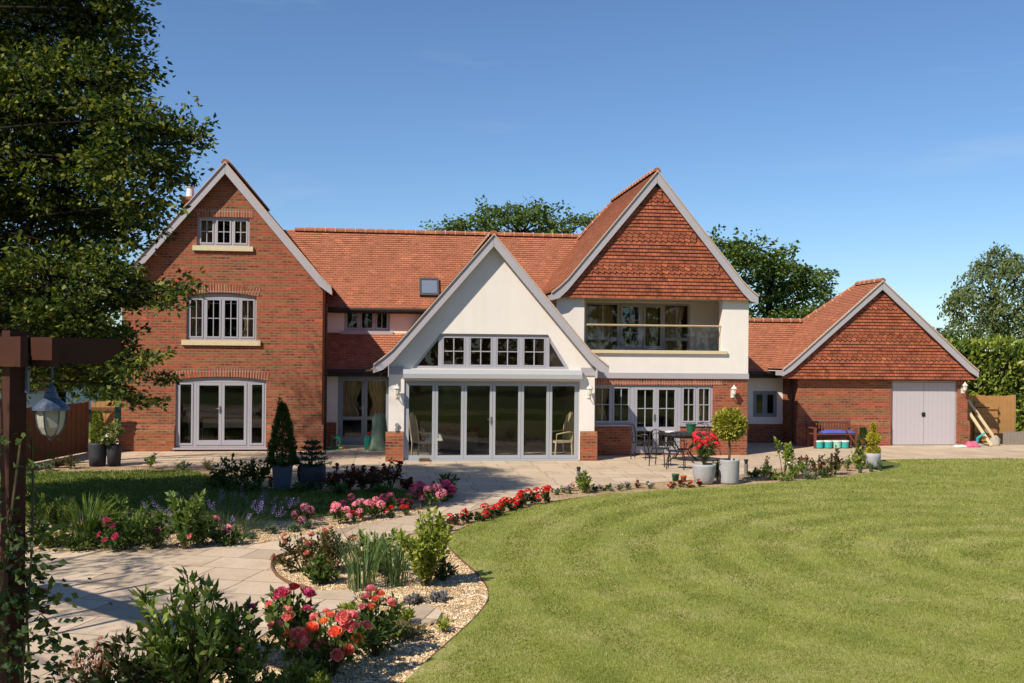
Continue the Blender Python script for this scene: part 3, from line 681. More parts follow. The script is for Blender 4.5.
# ---- link and garage ---------------------------------------------------------------
YB = YA - .3
A = Wp(883, 280.5, YB); Ft = Wp(979, 371.5, YB); AX, AZ = A.x, A.z; ahw, adz = Ft.x - AX, AZ - Ft.z; as_ = adz / ahw
gable([(0, 0), (ahw - .3, (ahw - .3) * as_), (ahw, adz - .03)], AX, AZ, YB, 31.4, hip=1.0, bw=.215, ridge_stop=31.4)
XA0, XA1 = Wp(797.5, 410, YA).x, Wp(967.5, 410, YA).x
zt_ = Wp(880, 378, YA).z
gd = rect(891.5, 381, 957.5, 443, YA); gd = (gd[0], gd[1], .02, gd[3])
bm = NB_(); wall_y(bm, [(XA0, 0), (gd[0], 0), (gd[0], gd[3]), (gd[1], gd[3]), (gd[1], 0), (XA1, 0), (XA1, zt_), (XA0, zt_)], [], YA, YA + .28)
bx(bm, XA0 + .001, XA0 + .28, YA + .281, 34.8, 0, zt_ - .05); bx(bm, XA1 - .28, XA1 - .001, YA + .281, 34.8, 0, zt_ - .05); bx(bm, XA0 + .28, XA1 - .28, 34.5, 34.8, 0, zt_ - .05); hp('brick_wall', bm, BRICK, True)
tile_hung(AX, AZ - .27, as_, zt_ - .03, YA - .17, ((.18, .28), (.42, .52), (.76, .84)))
bm = NB_(); h_ = (AZ - .25 - zt_) / as_; prism_y(bm, [(AX - h_, zt_ + .002), (AX + h_, zt_ + .002), (AX, AZ - .25)], YA - .16, YA + .2); hp('gable_backing', bm, GUTTER)
zp = Wp(960, 425, YA).z; zp2 = Wp(960, 420.5, YA).z
for a, b in ((XA0 - .05, gd[0] - .05), (gd[1] + .05, XA1 + .06)):
    bm = NB_(); bx(bm, a, b, YA - .055, YA - .002, 0, zp); bm.faces.new([bm.verts.new(c) for c in ((a, YA - .055, zp + .003), (b, YA - .055, zp + .003), (b, YA - .003, zp2), (a, YA - .003, zp2))]); hp('brick_plinth', bm, BRICK, True)
GARD = plain('pale_lilac_door_paint', (.50, .455, .475), .5, .3, .03, 2)
bm = NB_(); framing(bm, gd[0] + .002, gd[1] - .002, .0, gd[3] - .002, YA + .07, .05, .1); hp('garage_door_frame', bm, PAINT)
m_ = (gd[0] + gd[1]) / 2
for a, b, s in ((gd[0] + .055, m_ - .006, 1), (m_ + .006, gd[1] - .055, -1)):
    bm = NB_(); n = 7; w_ = (b - a) / n
    for k in range(n): bx(bm, a + w_ * k + .002, a + w_ * (k + 1) - .002, YA + .055, YA + .095, .03, gd[3] - .055)
    bx(bm, a, b, YA + .096, YA + .12, .03, gd[3] - .055)
    o = hp('garage_door', bm, GARD)
    if s > 0:
        b2 = NB_(); bx(b2, b - .06, b + .05, YA + .035, YA + .053, .93, 1.06); tube(b2, [(b - .02, YA + .036, 1.0), (b - .02, YA, 1.0), (b - .1, YA, 1.0)], .012, 6); part('handle', b2, BLACKIRON, o)
# link
YN = 31.2
le = Wp(775, 372, YN - .3); lr = Wp(775, 321, YN + 1.35)
bm = NB_(); uvl = bm.loops.layers.uv.new('UVMap')
tile_quads(bm, uvl, [((XK1 - .1, lr.y, lr.z), (AX, lr.y, lr.z), (AX, le.y, le.z), (XK1 - .1, le.y, le.z))], Vector((1, 0, 0))); part('roof', bm, TILE, house, 'keep', False, True)
bm = NB_(); uvl = bm.loops.layers.uv.new('UVMap')
tile_quads(bm, uvl, [((XK1 - .1, lr.y, lr.z), (AX, lr.y, lr.z), (AX, 34.4, le.z), (XK1 - .1, 34.4, le.z))], Vector((1, 0, 0))); part('roof', bm, TILE, house, 'keep', False, True)
bm = NB_(); ridge(bm, (XK1 - .1, lr.y, lr.z + .03), (AX - .9, lr.y, lr.z + .03)); hp('ridge_tiles', bm, [TILE, MORTAR], True)
r = rect(753, 391, 777, 417, YN)
bm = NB_(); zpl = Wp(775, 424, YN).z; wall_y(bm, [(XK1 - .1, zpl), (XA0 + .1, zpl), (XA0 + .1, le.z), (XK1 - .1, le.z)], [[(r[0], r[2]), (r[1], r[2]), (r[1], r[3]), (r[0], r[3])]], YN, YN + .25); hp('rendered_wall', bm, RENDER)
bm = NB_(); bx(bm, XK1 - .1, XA0 + .1, YN - .03, YN + .25, 0, zpl - .002); hp('brick_plinth', bm, BRICK, True)
window(*r, YN, (.5,), GREYBLUE, (1, 1), fw=.07, rec=.02, label='small blue grey two light window in the shaded link wall'); room(XK1, XA0, YN + .26, YN + 2.5, .02, 2.1)
bm = NB_(); tube(bm, [(XK1, le.y - .06, le.z - .03), (XA0 - .1, le.y - .06, le.z - .03)], .055, 8); bx(bm, XK1, XA0 - .02, le.y, YN - .01, le.z - .2, le.z - .05); hp('gutter', bm, GUTTER)
downpipe(XA0 - .09, YA + .25, .05, le.z - .1)
bm = NB_(); bx(bm, XK1 + .01, XK1 + .07, YN - .9, YN - .05, .02, 2.05); hp('side_door', bm, GREYBLUE)
c = Wp(397, 425, YC); bm = NB_(); tube(bm, [(c.x, c.y - .002, c.z), (c.x, c.y - .05, c.z)], .055, 10); bx(bm, c.x - .05, c.x + .02, c.y - .06, c.y - .004, c.z - .14, c.z - .07); hp('outdoor_socket', bm, plain('socket_grey', (.25, .25, .26), .5))

# ---- wall lanterns -------------------------------------------------------------------
LANT = plain('cream_lantern_metal', (.66, .62, .54), .45, .4, .05); OPAL = plain('opal_glass', (.72, .68, .6), .3, .4, .03)
def wall_lantern(u, v, Y, label):
    c = Wp(u, v, Y); o = empty('wall_lantern', label, 'wall lantern', (c.x, Y, c.z), 'cream lanterns on the house walls'); o.scale = (.85, .85, .85)
    bm = NB_(); bx(bm, -.05, .05, -.025, -.003, -.13, .13); tube(bm, [(0, -.02, -.08), (0, -.12, -.12), (0, -.19, -.07), (0, -.2, -.02)], .014, 6); part('bracket', bm, LANT, o)
    bm = NB_(); lathe(bm, [(.05, 0), (.085, .17)], 6, c=(0, -.2, 0)); part('lamp_glass', bm, OPAL, o)
    bm = NB_(); lathe(bm, [(.11, .172), (.1, .19), (.06, .245), (.03, .26), (.028, .29), (.012, .31)], 6, c=(0, -.2, 0)); lathe(bm, [(.02, -.04), (.055, -.003)], 6, c=(0, -.2, 0)); part('lamp_cap', bm, LANT, o)
wall_lantern(397, 394, YC, 'cream wall lantern on the rendered pier left of the folding doors')
wall_lantern(588.5, 394, YC, 'cream wall lantern on the rendered pier right of the folding doors')
wall_lantern(732, 394, YK, 'cream wall lantern on the brick wall above the clipped standard tree')
wall_lantern(962, 390, YA, 'cream wall lantern on the narrow brick pier beside the garage doors')
# ================================================================ THE GROUND
def inside(P, poly):
    x, y = P[:, 0], P[:, 1]; r = np.zeros(len(P), bool); n = len(poly)
    for i in range(n):
        x0, y0 = poly[i]; x1, y1 = poly[(i + 1) % n]
        if y0 == y1: continue
        c = ((y0 > y) != (y1 > y)) & (x < (x1 - x0) * (y - y0) / (y1 - y0) + x0); r ^= c
    return r
def smooth(poly, it=2):
    for _ in range(it):
        q = []
        for i in range(len(poly)):
            a, b = poly[i], poly[(i + 1) % len(poly)]
            q += [(a[0] * .75 + b[0] * .25, a[1] * .75 + b[1] * .25), (a[0] * .25 + b[0] * .75, a[1] * .25 + b[1] * .75)]
        poly = q
    return poly
def gpoly(px, world=(), front=(), sm=0):
    p = [(G(u, v).x, G(u, v).y) for u, v in px]
    p = list(front) + p + list(world)
    return smooth(p, sm) if sm else p
def sheet(name, poly, z, mat, thick=0):
    bm = bmesh.new(); tr = tessellate_polygon([[Vector((x, y, 0)) for x, y in poly]])
    vv = [bm.verts.new((x, y, z)) for x, y in poly]
    for t in tr:
        try: bm.faces.new([vv[i] for i in t])
        except ValueError: pass
    if thick:
        lo = [bm.verts.new((x, y, z - thick)) for x, y in poly]; n = len(poly)
        for i in range(n): bm.faces.new((vv[i], vv[(i + 1) % n], lo[(i + 1) % n], lo[i]))
    bmesh.ops.recalc_face_normals(bm, faces=bm.faces[:])
    me = bpy.data.meshes.new(name); bm.to_mesh(me); bm.free()
    if me.polygons[0].normal.z < 0: me.flip_normals()
    me.materials.append(mat); return struct(link(name, me))

def groundmat():
    b = NB('rough_meadow', .95, .1); p = b.obj()
    n1 = b.n('TexNoise', {'Vector': p, 'Scale': .3, 'Detail': 8.0}); b.col(b.ramp(n1.outputs['Fac'], [(.3, (.06, .09, .025)), (.7, (.12, .14, .045))])); return b.m
def gravelmat():
    b = NB('pea_gravel', .9, .2); p = b.obj()
    v = b.n('TexVoronoi', {'Vector': p, 'Scale': 34.0}); v2 = b.n('TexVoronoi', {'Vector': p, 'Scale': 34.0}, feature='DISTANCE_TO_EDGE')
    sp = b.n('SeparateColor', {'Color': v.outputs['Color']})
    c = b.ramp(sp.outputs[0], [(0, (.26, .16, .07)), (.2, (.50, .34, .17)), (.5, (.62, .46, .27)), (.75, (.70, .56, .38)), (.92, (.54, .36, .17)), (1, (.74, .66, .52))])
    c2 = b.mix(b.ramp(v2.outputs['Distance'], [(.0, (1, 1, 1)), (.08, (0, 0, 0))]), c, (.16, .10, .055))
    n1 = b.n('TexNoise', {'Vector': p, 'Scale': 1.5, 'Detail': 5.0}); c2 = b.mix(1.0, c2, b.ramp(n1.outputs['Fac'], [(.35, (.72, .66, .6)), (.6, (1, 1, 1))]), 'MULTIPLY')
    b.col(c2); b.bump(b.ramp(v2.outputs['Distance'], [(.0, (0, 0, 0)), (.3, (1, 1, 1))]), .8, .012); return b.m
def pavingmat(name, rot, c1, c2, bw, bh):
    b = NB(name, .85, .25)
    mpn = b.n('Mapping', {'Vector': b.obj(), 'Rotation': (0, 0, rot)})
    br = b.n('TexBrick', {'Vector': mpn, 'Color1': c1, 'Color2': c2, 'Mortar': (.20, .155, .11), 'Scale': 1.0, 'Mortar Size': .009, 'Mortar Smooth': .2, 'Brick Width': bw, 'Row Height': bh}, offset=.37, squash=.72, squash_frequency=2)
    n1 = b.n('TexNoise', {'Vector': b.obj(), 'Scale': 1.1, 'Detail': 9.0, 'Roughness': .65}); n2 = b.n('TexNoise', {'Vector': b.obj(), 'Scale': 14.0, 'Detail': 6.0})
    c = b.mix(1.0, br.outputs['Color'], b.ramp(n1.outputs['Fac'], [(.28, (.80, .77, .74)), (.5, (1, 1, 1)), (.72, (1.06, 1.04, 1.02))]), 'MULTIPLY')
    c = b.mix(.5, c, b.ramp(n2.outputs['Fac'], [(.3, (.82, .82, .82)), (.7, (1.08, 1.06, 1.04))]), 'MULTIPLY')
    b.col(c); b.bump(b.mix(.35, b.n('Math', {0: 1.0, 1: br.outputs['Fac']}, operation='SUBTRACT').outputs[0], n2.outputs['Fac']), .4, .008); return b.m
def lawnmat():
    b = NB('lawn_thatch', .95, .1); p = b.obj()
    n1 = b.n('TexNoise', {'Vector': p, 'Scale': .9, 'Detail': 9.0, 'Roughness': .7}); n2 = b.n('TexNoise', {'Vector': p, 'Scale': 40.0, 'Detail': 3.0})
    c = b.ramp(n1.outputs['Fac'], [(.3, (.15, .185, .036)), (.5, (.23, .25, .06)), (.66, (.36, .32, .14)), (.8, (.42, .33, .18))])
    b.col(b.mix(.7, c, b.ramp(n2.outputs['Fac'], [(.3, (.6, .6, .6)), (.7, (1.3, 1.3, 1.2))]), 'MULTIPLY')); b.bump(n2.outputs['Fac'], .5, .02); return b.m
sheet('ground', [(-1200, -60), (1200, -60), (1200, 2000), (-1200, 2000)], -.03, groundmat())
GRAVEL = gravelmat()
sheet('gravel_bed', [(-26, 2), (12, 2), (12, 30), (-26, 30)], 0.0, GRAVEL)
PAVE = pavingmat('sandstone_paving', .32, (.60, .475, .345), (.41, .32, .235), .92, .62)
TERR = pavingmat('terrace_paving', .0, (.55, .435, .31), (.47, .37, .26), .9, .6)
terr_px = [(-160, 462), (120, 465.5), (260, 469), (345, 474), (400, 480), (440, 492), (455, 496), (548, 490.5), (590, 486), (640, 483.5), (700, 479.5), (745, 474.5), (800, 465.5), (860, 461.5), (885, 459.8), (950, 459), (1024, 458.6), (1250, 456)]
terr = gpoly(terr_px, [(40, 33), (-20, 33)])
sheet('terrace', terr, .004, TERR)
path_px = [(35, 552), (150, 551), (200, 549), (262, 544), (300, 536), (350, 527), (395, 519.5), (425, 511), (446, 501), (440, 492), (548, 490.5), (500, 503), (462, 513.5), (436, 526), (400, 538), (345, 547), (300, 552.5), (287, 555.5), (274, 559.5), (270, 567), (276, 577), (290, 586), (312, 591.5), (350, 590), (357, 598), (345, 607), (300, 618), (268, 632), (235, 655), (180, 676)]
path = gpoly(path_px, [(-3.2, 7.2), (-6, 5.5), (-16, 6.0), (-16, 12.4)])
sheet('garden_path', path, .008, PAVE)
LAWN = lawnmat()
lawn_px = [(380, 735), (398, 690), (430, 660), (470, 625), (489, 603), (488, 588), (478, 575), (458, 558), (447, 547), (449, 537), (470, 525), (500, 514.5), (545, 503.5), (600, 495.5), (660, 491), (731, 486.5), (802, 481.5), (850, 476.5), (885, 471.5), (902, 467), (899, 462.5), (886, 460.2), (950, 459.4), (1024, 459), (1250, 456.5)]
lawn = gpoly(lawn_px, [(30, 14), (30, 2), (-.4, 2)])
sheet('lawn', lawn, .022, LAWN, .05)
ll_px = [(-150, 474), (60, 472.5), (190, 471), (212, 477), (240, 486), (262, 489), (330, 493), (395, 490), (428, 496), (385, 507), (335, 515), (290, 521), (245, 520), (150, 512), (35, 512), (-150, 516)]
llawn = gpoly(ll_px)
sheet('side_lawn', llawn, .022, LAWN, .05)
# stepping stones set into the gravel
for i, (px, lab) in enumerate([([(405, 611), (428, 607), (442, 614), (436, 625), (408, 626)], 'sandstone stepping stone in the gravel near the lawn edge'), ([(262, 604), (296, 596), (318, 606), (300, 622), (272, 626)], 'sandstone stepping stone between the path and the salmon roses')]):
    pl = gpoly(px); bm = bmesh.new(); vv = [bm.verts.new((x, y, .03)) for x, y in pl]; f = bm.faces.new(vv)
    g = bmesh.ops.extrude_face_region(bm, geom=[f]); bmesh.ops.translate(bm, verts=[e for e in g['geom'] if isinstance(e, bmesh.types.BMVert)], vec=(0, 0, -.06))
    o = part('stepping_stone', bm, PAVE); tag(o, lab, 'stepping stone')
def edging(name, px, label, zt=.05, closed=False):
    pts = [G(u, v) for u, v in px]; pts = [Vector((x, y, 0)) for x, y in smooth([(p.x, p.y) for p in pts], 2)][2:-6]
    bm = bmesh.new()
    for k, (o_, s) in enumerate(((0, 1),)):
        pass
    a = []
    for i, p in enumerate(pts):
        d = (pts[min(i + 1, len(pts) - 1)] - pts[max(i - 1, 0)]).normalized(); n = Vector((-d.y, d.x, 0)) * .006
        a.append([bm.verts.new(p + n + Vector((0, 0, zz))) for zz in (-.02, zt)] + [bm.verts.new(p - n + Vector((0, 0, zz))) for zz in (zt, -.02)])
    for p, q in zip(a, a[1:]):
        for i in range(3): bm.faces.new((p[i], p[i + 1], q[i + 1], q[i]))
    o = part(name, bm, plain('rusty_edging', (.16, .085, .05), .8, .2, .3, 9)); tag(o, label, 'edging')
edging('lawn_edging', lawn_px[1:14] + [(545, 504)], 'thin rusty metal strip edging the lawn beside the gravel', .026)
edging('bed_edging', [(300, 551), (300, 552.5), (287, 555.5), (274, 559.5), (270, 567), (276, 577), (290, 586), (312, 591.5), (312, 592)], 'thin rusty strip edging the tip of the rose island', .05)

# ---- grass blades ---------------------------------------------------------------------
def sample_poly(poly, n, rng, near=8.0, power=2.0, far=40):
    P = np.array(poly); out = []; tot = 0
    lo, hi = P.min(0), P.max(0)
    while tot < n:
        q = rng.uniform(lo, hi, (n * 4, 2))
        d = np.hypot(q[:, 0], q[:, 1]); keep = rng.random(len(q)) < np.minimum(1, (near / np.maximum(d, 1)) ** power)
        q = q[keep]; q = q[inside(q, poly)]
        xr = q @ np.array([_r.x, _r.y]); dz = q @ np.array([_w.x, _w.y]); ok = (np.abs(xr) < dz * .62 + 2.5) & (dz > 6.5)
        q = q[ok]; out.append(q); tot += len(q)
    return np.concatenate(out)[:n]
def grass(name, poly, n, seed, label, z, hgt=.036, cols=None, stripes=None):
    rng = np.random.default_rng(seed); q = sample_poly(poly, n, rng); E = np.array(poly); dm = np.full(len(q), 9.)
    for i in range(len(E)):
        a0, b0 = E[i], E[(i + 1) % len(E)]; ab = b0 - a0; tt = np.clip(((q - a0) @ ab) / max(1e-9, ab @ ab), 0, 1); dm = np.minimum(dm, np.hypot(*(q - a0 - tt[:, None] * ab).T))
    ragged = .10 + .09 * np.sin(q[:, 0] * 5.1 + q[:, 1] * 2.7) + .06 * np.sin(q[:, 1] * 11.3 - q[:, 0] * 4)
    q = q[(dm > ragged) | (rng.random(len(q)) < .30)]; n = len(q)
    d = np.hypot(q[:, 0], q[:, 1]); wd = .0028 * np.maximum(1, d / 7.0) * rng.uniform(.7, 1.3, n); h = hgt * rng.uniform(.5, 1.25, n) * np.minimum(1.3, .85 + d / 60)
    a = rng.uniform(0, 2 * np.pi, n); s = np.stack([np.cos(a), np.sin(a), np.zeros(n)], 1)
    b = rng.uniform(0, 2 * np.pi, n); lean = np.stack([np.cos(b), np.sin(b)], 1) * (.45 * h)[:, None]
    if stripes is not None:
        cx, cy, wdt, amp = stripes; rx, ry = q[:, 0] - cx, q[:, 1] - cy; rr_ = np.hypot(rx, ry)
        sg = np.tanh(3.5 * np.sin(2 * np.pi * rr_ / wdt + .8 * np.sin(.35 * rx))) * (h * amp)
        lean += np.stack([-ry / rr_, rx / rr_], 1) * sg[:, None]
    base = np.stack([q[:, 0], q[:, 1], np.full(n, z)], 1); tip = base + np.concatenate([lean, h[:, None]], 1)
    V = np.stack([base - s * wd[:, None], base + s * wd[:, None], tip], 1)
    me = np_mesh(name, V, leafmat('grass_' + name, cols, .35, .55, .2), 3); o = link(name, me); o['kind'] = 'stuff'
    o['label'] = label; o['category'] = 'grass'; return o
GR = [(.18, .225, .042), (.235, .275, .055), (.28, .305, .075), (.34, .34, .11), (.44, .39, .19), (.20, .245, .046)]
c0 = G(1075, 563)
grass('mown_grass', lawn, 330000, 1, 'short sunlit mown grass of the big striped lawn', .02, .027, GR, (c0.x, c0.y, .92, .48))
grass('shaded_grass', llawn, 60000, 2, 'short grass of the side lawn in tree shade', .02, .04, [(.06, .10, .02), (.08, .13, .025), (.1, .15, .03), (.14, .16, .04)])  # tree shade is also put into these darker blade colours
# loose pebbles lying on the gravel near the camera
def pebbles(n, seed):
    rng = np.random.default_rng(seed); bed = [(G(u, v).x, G(u, v).y) for u, v in [(288, 556), (300, 553), (345, 548), (400, 541), (430, 533), (449, 537), (447, 547), (458, 558), (478, 575), (488, 588), (489, 603), (470, 625), (430, 660), (398, 690), (330, 730), (200, 720), (200, 680), (240, 655), (270, 635), (345, 610), (360, 598), (350, 591), (310, 592), (288, 586), (270, 566)]]
    beds = [bed, [(G(u, v).x, G(u, v).y) for u, v in [(35, 552), (35, 514), (150, 514), (250, 521), (300, 521), (380, 510), (426, 511), (395, 519), (350, 527), (300, 535), (262, 543), (200, 548)]]]
    q = np.concatenate([sample_poly(bd, k, rng, 8, 1.5) for bd, k in zip(beds, (int(n * .7), int(n * .3)))]); n = len(q)
    dirs = np.array([(1, 0, 0), (0, 1, 0), (-1, 0, 0), (0, -1, 0), (0, 0, 1)], float); quads = [(0, 1, 4), (1, 2, 4), (2, 3, 4), (3, 0, 4)]
    a = rng.uniform(0, 6.28, n); r = rng.uniform(.006, .017, n); V = []
    for t in quads:
        for k in t:
            dv = dirs[k]; x = dv[0] * np.cos(a) - dv[1] * np.sin(a) * .7; y = dv[0] * np.sin(a) + dv[1] * np.cos(a) * .7
            V.append(np.stack([q[:, 0] + x * r, q[:, 1] + y * r, .002 + dv[2] * r * .8], 1))
    V = np.stack(V, 1)
    b = NB('pebble_stone', .8, .25); g = b.n('NewGeometry')
    # random tone per pebble from its position cell
    vo = b.n('TexVoronoi', {'Vector': b.obj(), 'Scale': 30.0}); sp = b.n('SeparateColor', {'Color': vo.outputs['Color']})
    b.col(b.ramp(sp.outputs[0], [(0, (.30, .18, .08)), (.25, (.52, .35, .17)), (.5, (.64, .47, .27)), (.8, (.72, .58, .4)), (1, (.78, .7, .56))]))
    me = np_mesh('pebbles', V, b.m, 3); o = link('pebbles', me); o['kind'] = 'stuff'; o['label'] = 'loose honey coloured pebbles lying on the garden beds'; o['category'] = 'gravel'
pebbles(42000, 5)

# ================================================================ PLANTS
def unit(v): return v / np.maximum(1e-9, np.linalg.norm(v, axis=1, keepdims=True))
def leaves(P, D, L, wid, rng, fold=.18):
    """one folded leaf (two triangles sharing the midrib) at each point P, pointing along D"""
    n = len(P); D = unit(D); R = unit(np.cross(D, rng.normal(size=(n, 3)))); N = np.cross(R, D)
    L = np.broadcast_to(np.asarray(L, float), (n,))[:, None]
    w_ = L * wid / 2; m_ = P + D * L * .45 + N * L * fold * .4
    t = P + D * L - N * L * fold * .5
    return np.stack([P, m_ + R * w_, t, m_ - R * w_], 1)
def stems_of(shape, w, h, n, rng):
    S = []
    for i in range(n):
        az = rng.uniform(0, 2 * np.pi); ph = np.arccos(rng.uniform(.05, 1)) if shape == 'dome' else abs(rng.normal(0, .35))
        rad = w / 2 * rng.uniform(.75, 1.05)
        if shape == 'dome': tip = np.array([np.cos(az) * np.sin(ph) * rad, np.sin(az) * np.sin(ph) * rad, h * (.22 + .78 * np.cos(ph)) * rng.uniform(.82, 1.05)])
        elif shape == 'upright': k = 1.25 * rng.uniform(.05, 1) ** .6; tip = np.array([np.cos(az) * k * rad, np.sin(az) * k * rad, h * rng.uniform(.55, 1.05) * (1 - .22 * k * k)])
        else: k = rng.uniform(.2, 1); tip = np.array([np.cos(az) * k * rad, np.sin(az) * k * rad, h * rng.uniform(.7, 1.0)])
        b0 = np.array([np.cos(az), np.sin(az), 0]) * w * .06 * rng.random()
        mid = b0 * .5 + tip * .5 + np.array([0, 0, h * .08]) - np.array([tip[0], tip[1], 0]) * .12 + rng.normal(0, .03 * h, 3)
        t = np.linspace(0, 1, 7)[:, None]; S.append((1 - t) ** 2 * b0 + 2 * t * (1 - t) * mid + t ** 2 * tip)
    return S
def bush_geo(shape, w, h, nst, nl, L, rng, wid=.5, low=.3, up=.35, droop=0, spread=.06):
    S = stems_of(shape, w, h, nst, rng); S_ = np.array(S)
    k = rng.integers(0, nst, nl); t = low + (1 - low) * rng.random(nl) ** .7; f = t * 6; i = np.minimum(5, f.astype(int)); fr = (f - i)[:, None]
    P = S_[k, i] * (1 - fr) + S_[k, i + 1] * fr; T = unit(S_[k, i + 1] - S_[k, i])
    off = rng.normal(size=(nl, 3)); off = unit(off); P = P + off * spread * w * rng.random((nl, 1)); P[:, 2] = np.maximum(P[:, 2], .015)
    D = unit(off * .9 + T * .5 + np.array([0, 0, up]) + rng.normal(size=(nl, 3)) * .3 - np.array([0, 0, droop]))
    return S, leaves(P, D, L * rng.uniform(.6, 1.25, nl), wid, rng)
STEM = plain('green_brown_stem', (.09, .08, .035), .8, .2, .2)
WOOD = plain('grey_brown_bark', (.10, .075, .05), .95, .1, .35, 12)
def stem_mesh(S, rad, mat=None):
    bm = bmesh.new()
    for s in S: tube(bm, [Vector(p) for p in s[::2]], [rad, rad * .85, rad * .7, rad * .4][:len(s[::2])], 4)
    return bm
# blooms: unit-size rosettes shared by their copies
BLOOM = {}
def bloom_mesh(kind, mat):
    key = (kind, mat.name)
    if key in BLOOM: return BLOOM[key]
    rng = np.random.default_rng(len(BLOOM) + 3); V = []
    def petal(az, tilt, r0, ln, wd, cup):
        """a broad cupped petal: 2 x 2 patch of quads"""
        d = np.array([np.cos(az) * np.sin(tilt), np.sin(az) * np.sin(tilt), np.cos(tilt)]); s = np.array([-np.sin(az), np.cos(az), 0]); nn = np.cross(s, d)
        g = []
        for i, t in enumerate((0, .55, 1.0)):
            for j in (-1, 0, 1):
                wj = wd * (.35, 1.0, .72)[i] * j / 2; g.append(d * (r0 + ln * t) + s * wj + nn * (cup * (-.25 * (t - .5) ** 2 * 4 + .15) * ln) - nn * (abs(j) * .18 * wd))
        for a in (0, 1):
            for b in (0, 1): V.append([g[a * 3 + b], g[a * 3 + b + 1], g[(a + 1) * 3 + b + 1], g[(a + 1) * 3 + b]])
    if kind == 'rose':
        for lay, (n, tilt, ln, wd) in enumerate(((7, 1.35, .95, .85), (7, 1.0, .9, .8), (6, .65, .85, .7), (5, .35, .8, .55), (3, .12, .75, .4))):
            for k in range(n): petal(k * 2 * np.pi / n + lay * .5 + rng.normal(0, .1), tilt + rng.normal(0, .08), .02, ln * rng.uniform(.9, 1.1), wd, .9)
    elif kind == 'cluster':       # rounded head of many small florets
        for k in range(26):
            z = rng.uniform(-.15, 1); az = k * 2.399; r = np.sqrt(max(0, 1 - z * z)); c = np.array([r * np.cos(az), r * np.sin(az), z * .85])
            for j in range(4):
                a2 = j * np.pi / 2 + k; u_ = unit(np.cross(c[None] + .01, [[0.1, .2, 1]]))[0]; v_ = np.cross(c / np.linalg.norm(c), u_)
                e = u_ * np.cos(a2) + v_ * np.sin(a2); f_ = u_ * np.cos(a2 + .8) + v_ * np.sin(a2 + .8); g_ = u_ * np.cos(a2 - .8) + v_ * np.sin(a2 - .8)
                V.append([c * .9, c + g_ * .2, c * 1.05 + e * .34, c + f_ * .2])
    elif kind == 'flat':          # five open petals
        for k in range(5): petal(k * 1.2566 + .2, 1.25, .05, .95, .95, .3)
    elif kind == 'spike':
        for k in range(22):
            z = k / 21; az = k * 2.4; c = np.array([np.cos(az) * .22, np.sin(az) * .22, z * 2.4]); o_ = np.array([np.cos(az), np.sin(az), .6]) * .28; s = np.array([-np.sin(az), np.cos(az), 0]) * .14
            V.append([c, c + o_ * .5 + s, c + o_, c + o_ * .5 - s])
    me = np_mesh(kind, np.array(V), mat, 4); BLOOM[key] = me; return me
def add_blooms(root, kind, mats, pts, size, rng, name='bloom', up=.5):
    for i, p in enumerate(pts):
        mt = mats[i % len(mats)]; o = bpy.data.objects.new(name, bloom_mesh(kind, mt)); COL.objects.link(o); o.parent = root
        out = Vector((p[0], p[1], p[2] * up + .15)).normalized() + Vector(rng.normal(0, .2, 3)); o.rotation_euler = out.to_track_quat('Z', 'Y').to_euler()
        o.location = p; s = size * rng.uniform(.8, 1.2); o.scale = (s, s, s)
def scale_at(u, v): return depth(G(u, v)) / F
SEED = [100]
def shrub(name, label, cat, uv, wpx, hpx, cols, shape='dome', nl=700, nst=10, Lpx=4, wid=.5, low=.3, up=.35, flowers=None, group=None, key=None, stemr=.006, spread=.06, trans=.25, base=None, droop=0, stem_label=True):
    SEED[0] += 1; rng = np.random.default_rng(SEED[0])
    p = base or G(*uv); k = depth(p) / F; w_, h_ = wpx * k, hpx * k
    root = empty(name, label, cat, (p.x, p.y, p.z if base else 0), group)
    S, Q = bush_geo(shape, w_, h_, nst, nl, Lpx * k, rng, wid, low, up, droop, spread)
    lm = leafmat('leaf_' + (key or name), cols, trans)
    link('foliage', np_mesh('foliage', Q, lm), root)
    part('stem', stem_mesh(S, stemr), STEM, root)
    if flowers:
        kind, mats, n, spx = flowers[:4]; tips = []
        order = rng.permutation(len(S))
        for i in range(n):
            s = S[order[i % len(S)]]; e = s[-1] if i < len(S) else s[-1] * rng.uniform(.7, .95) + rng.normal(0, .05 * w_, 3)
            e = np.array(e) + np.array([0, 0, spx * k * .4]); e[2] = max(e[2], .04); tips.append(e)
        add_blooms(root, kind, mats, tips, spx * k / 2, rng)
    return root
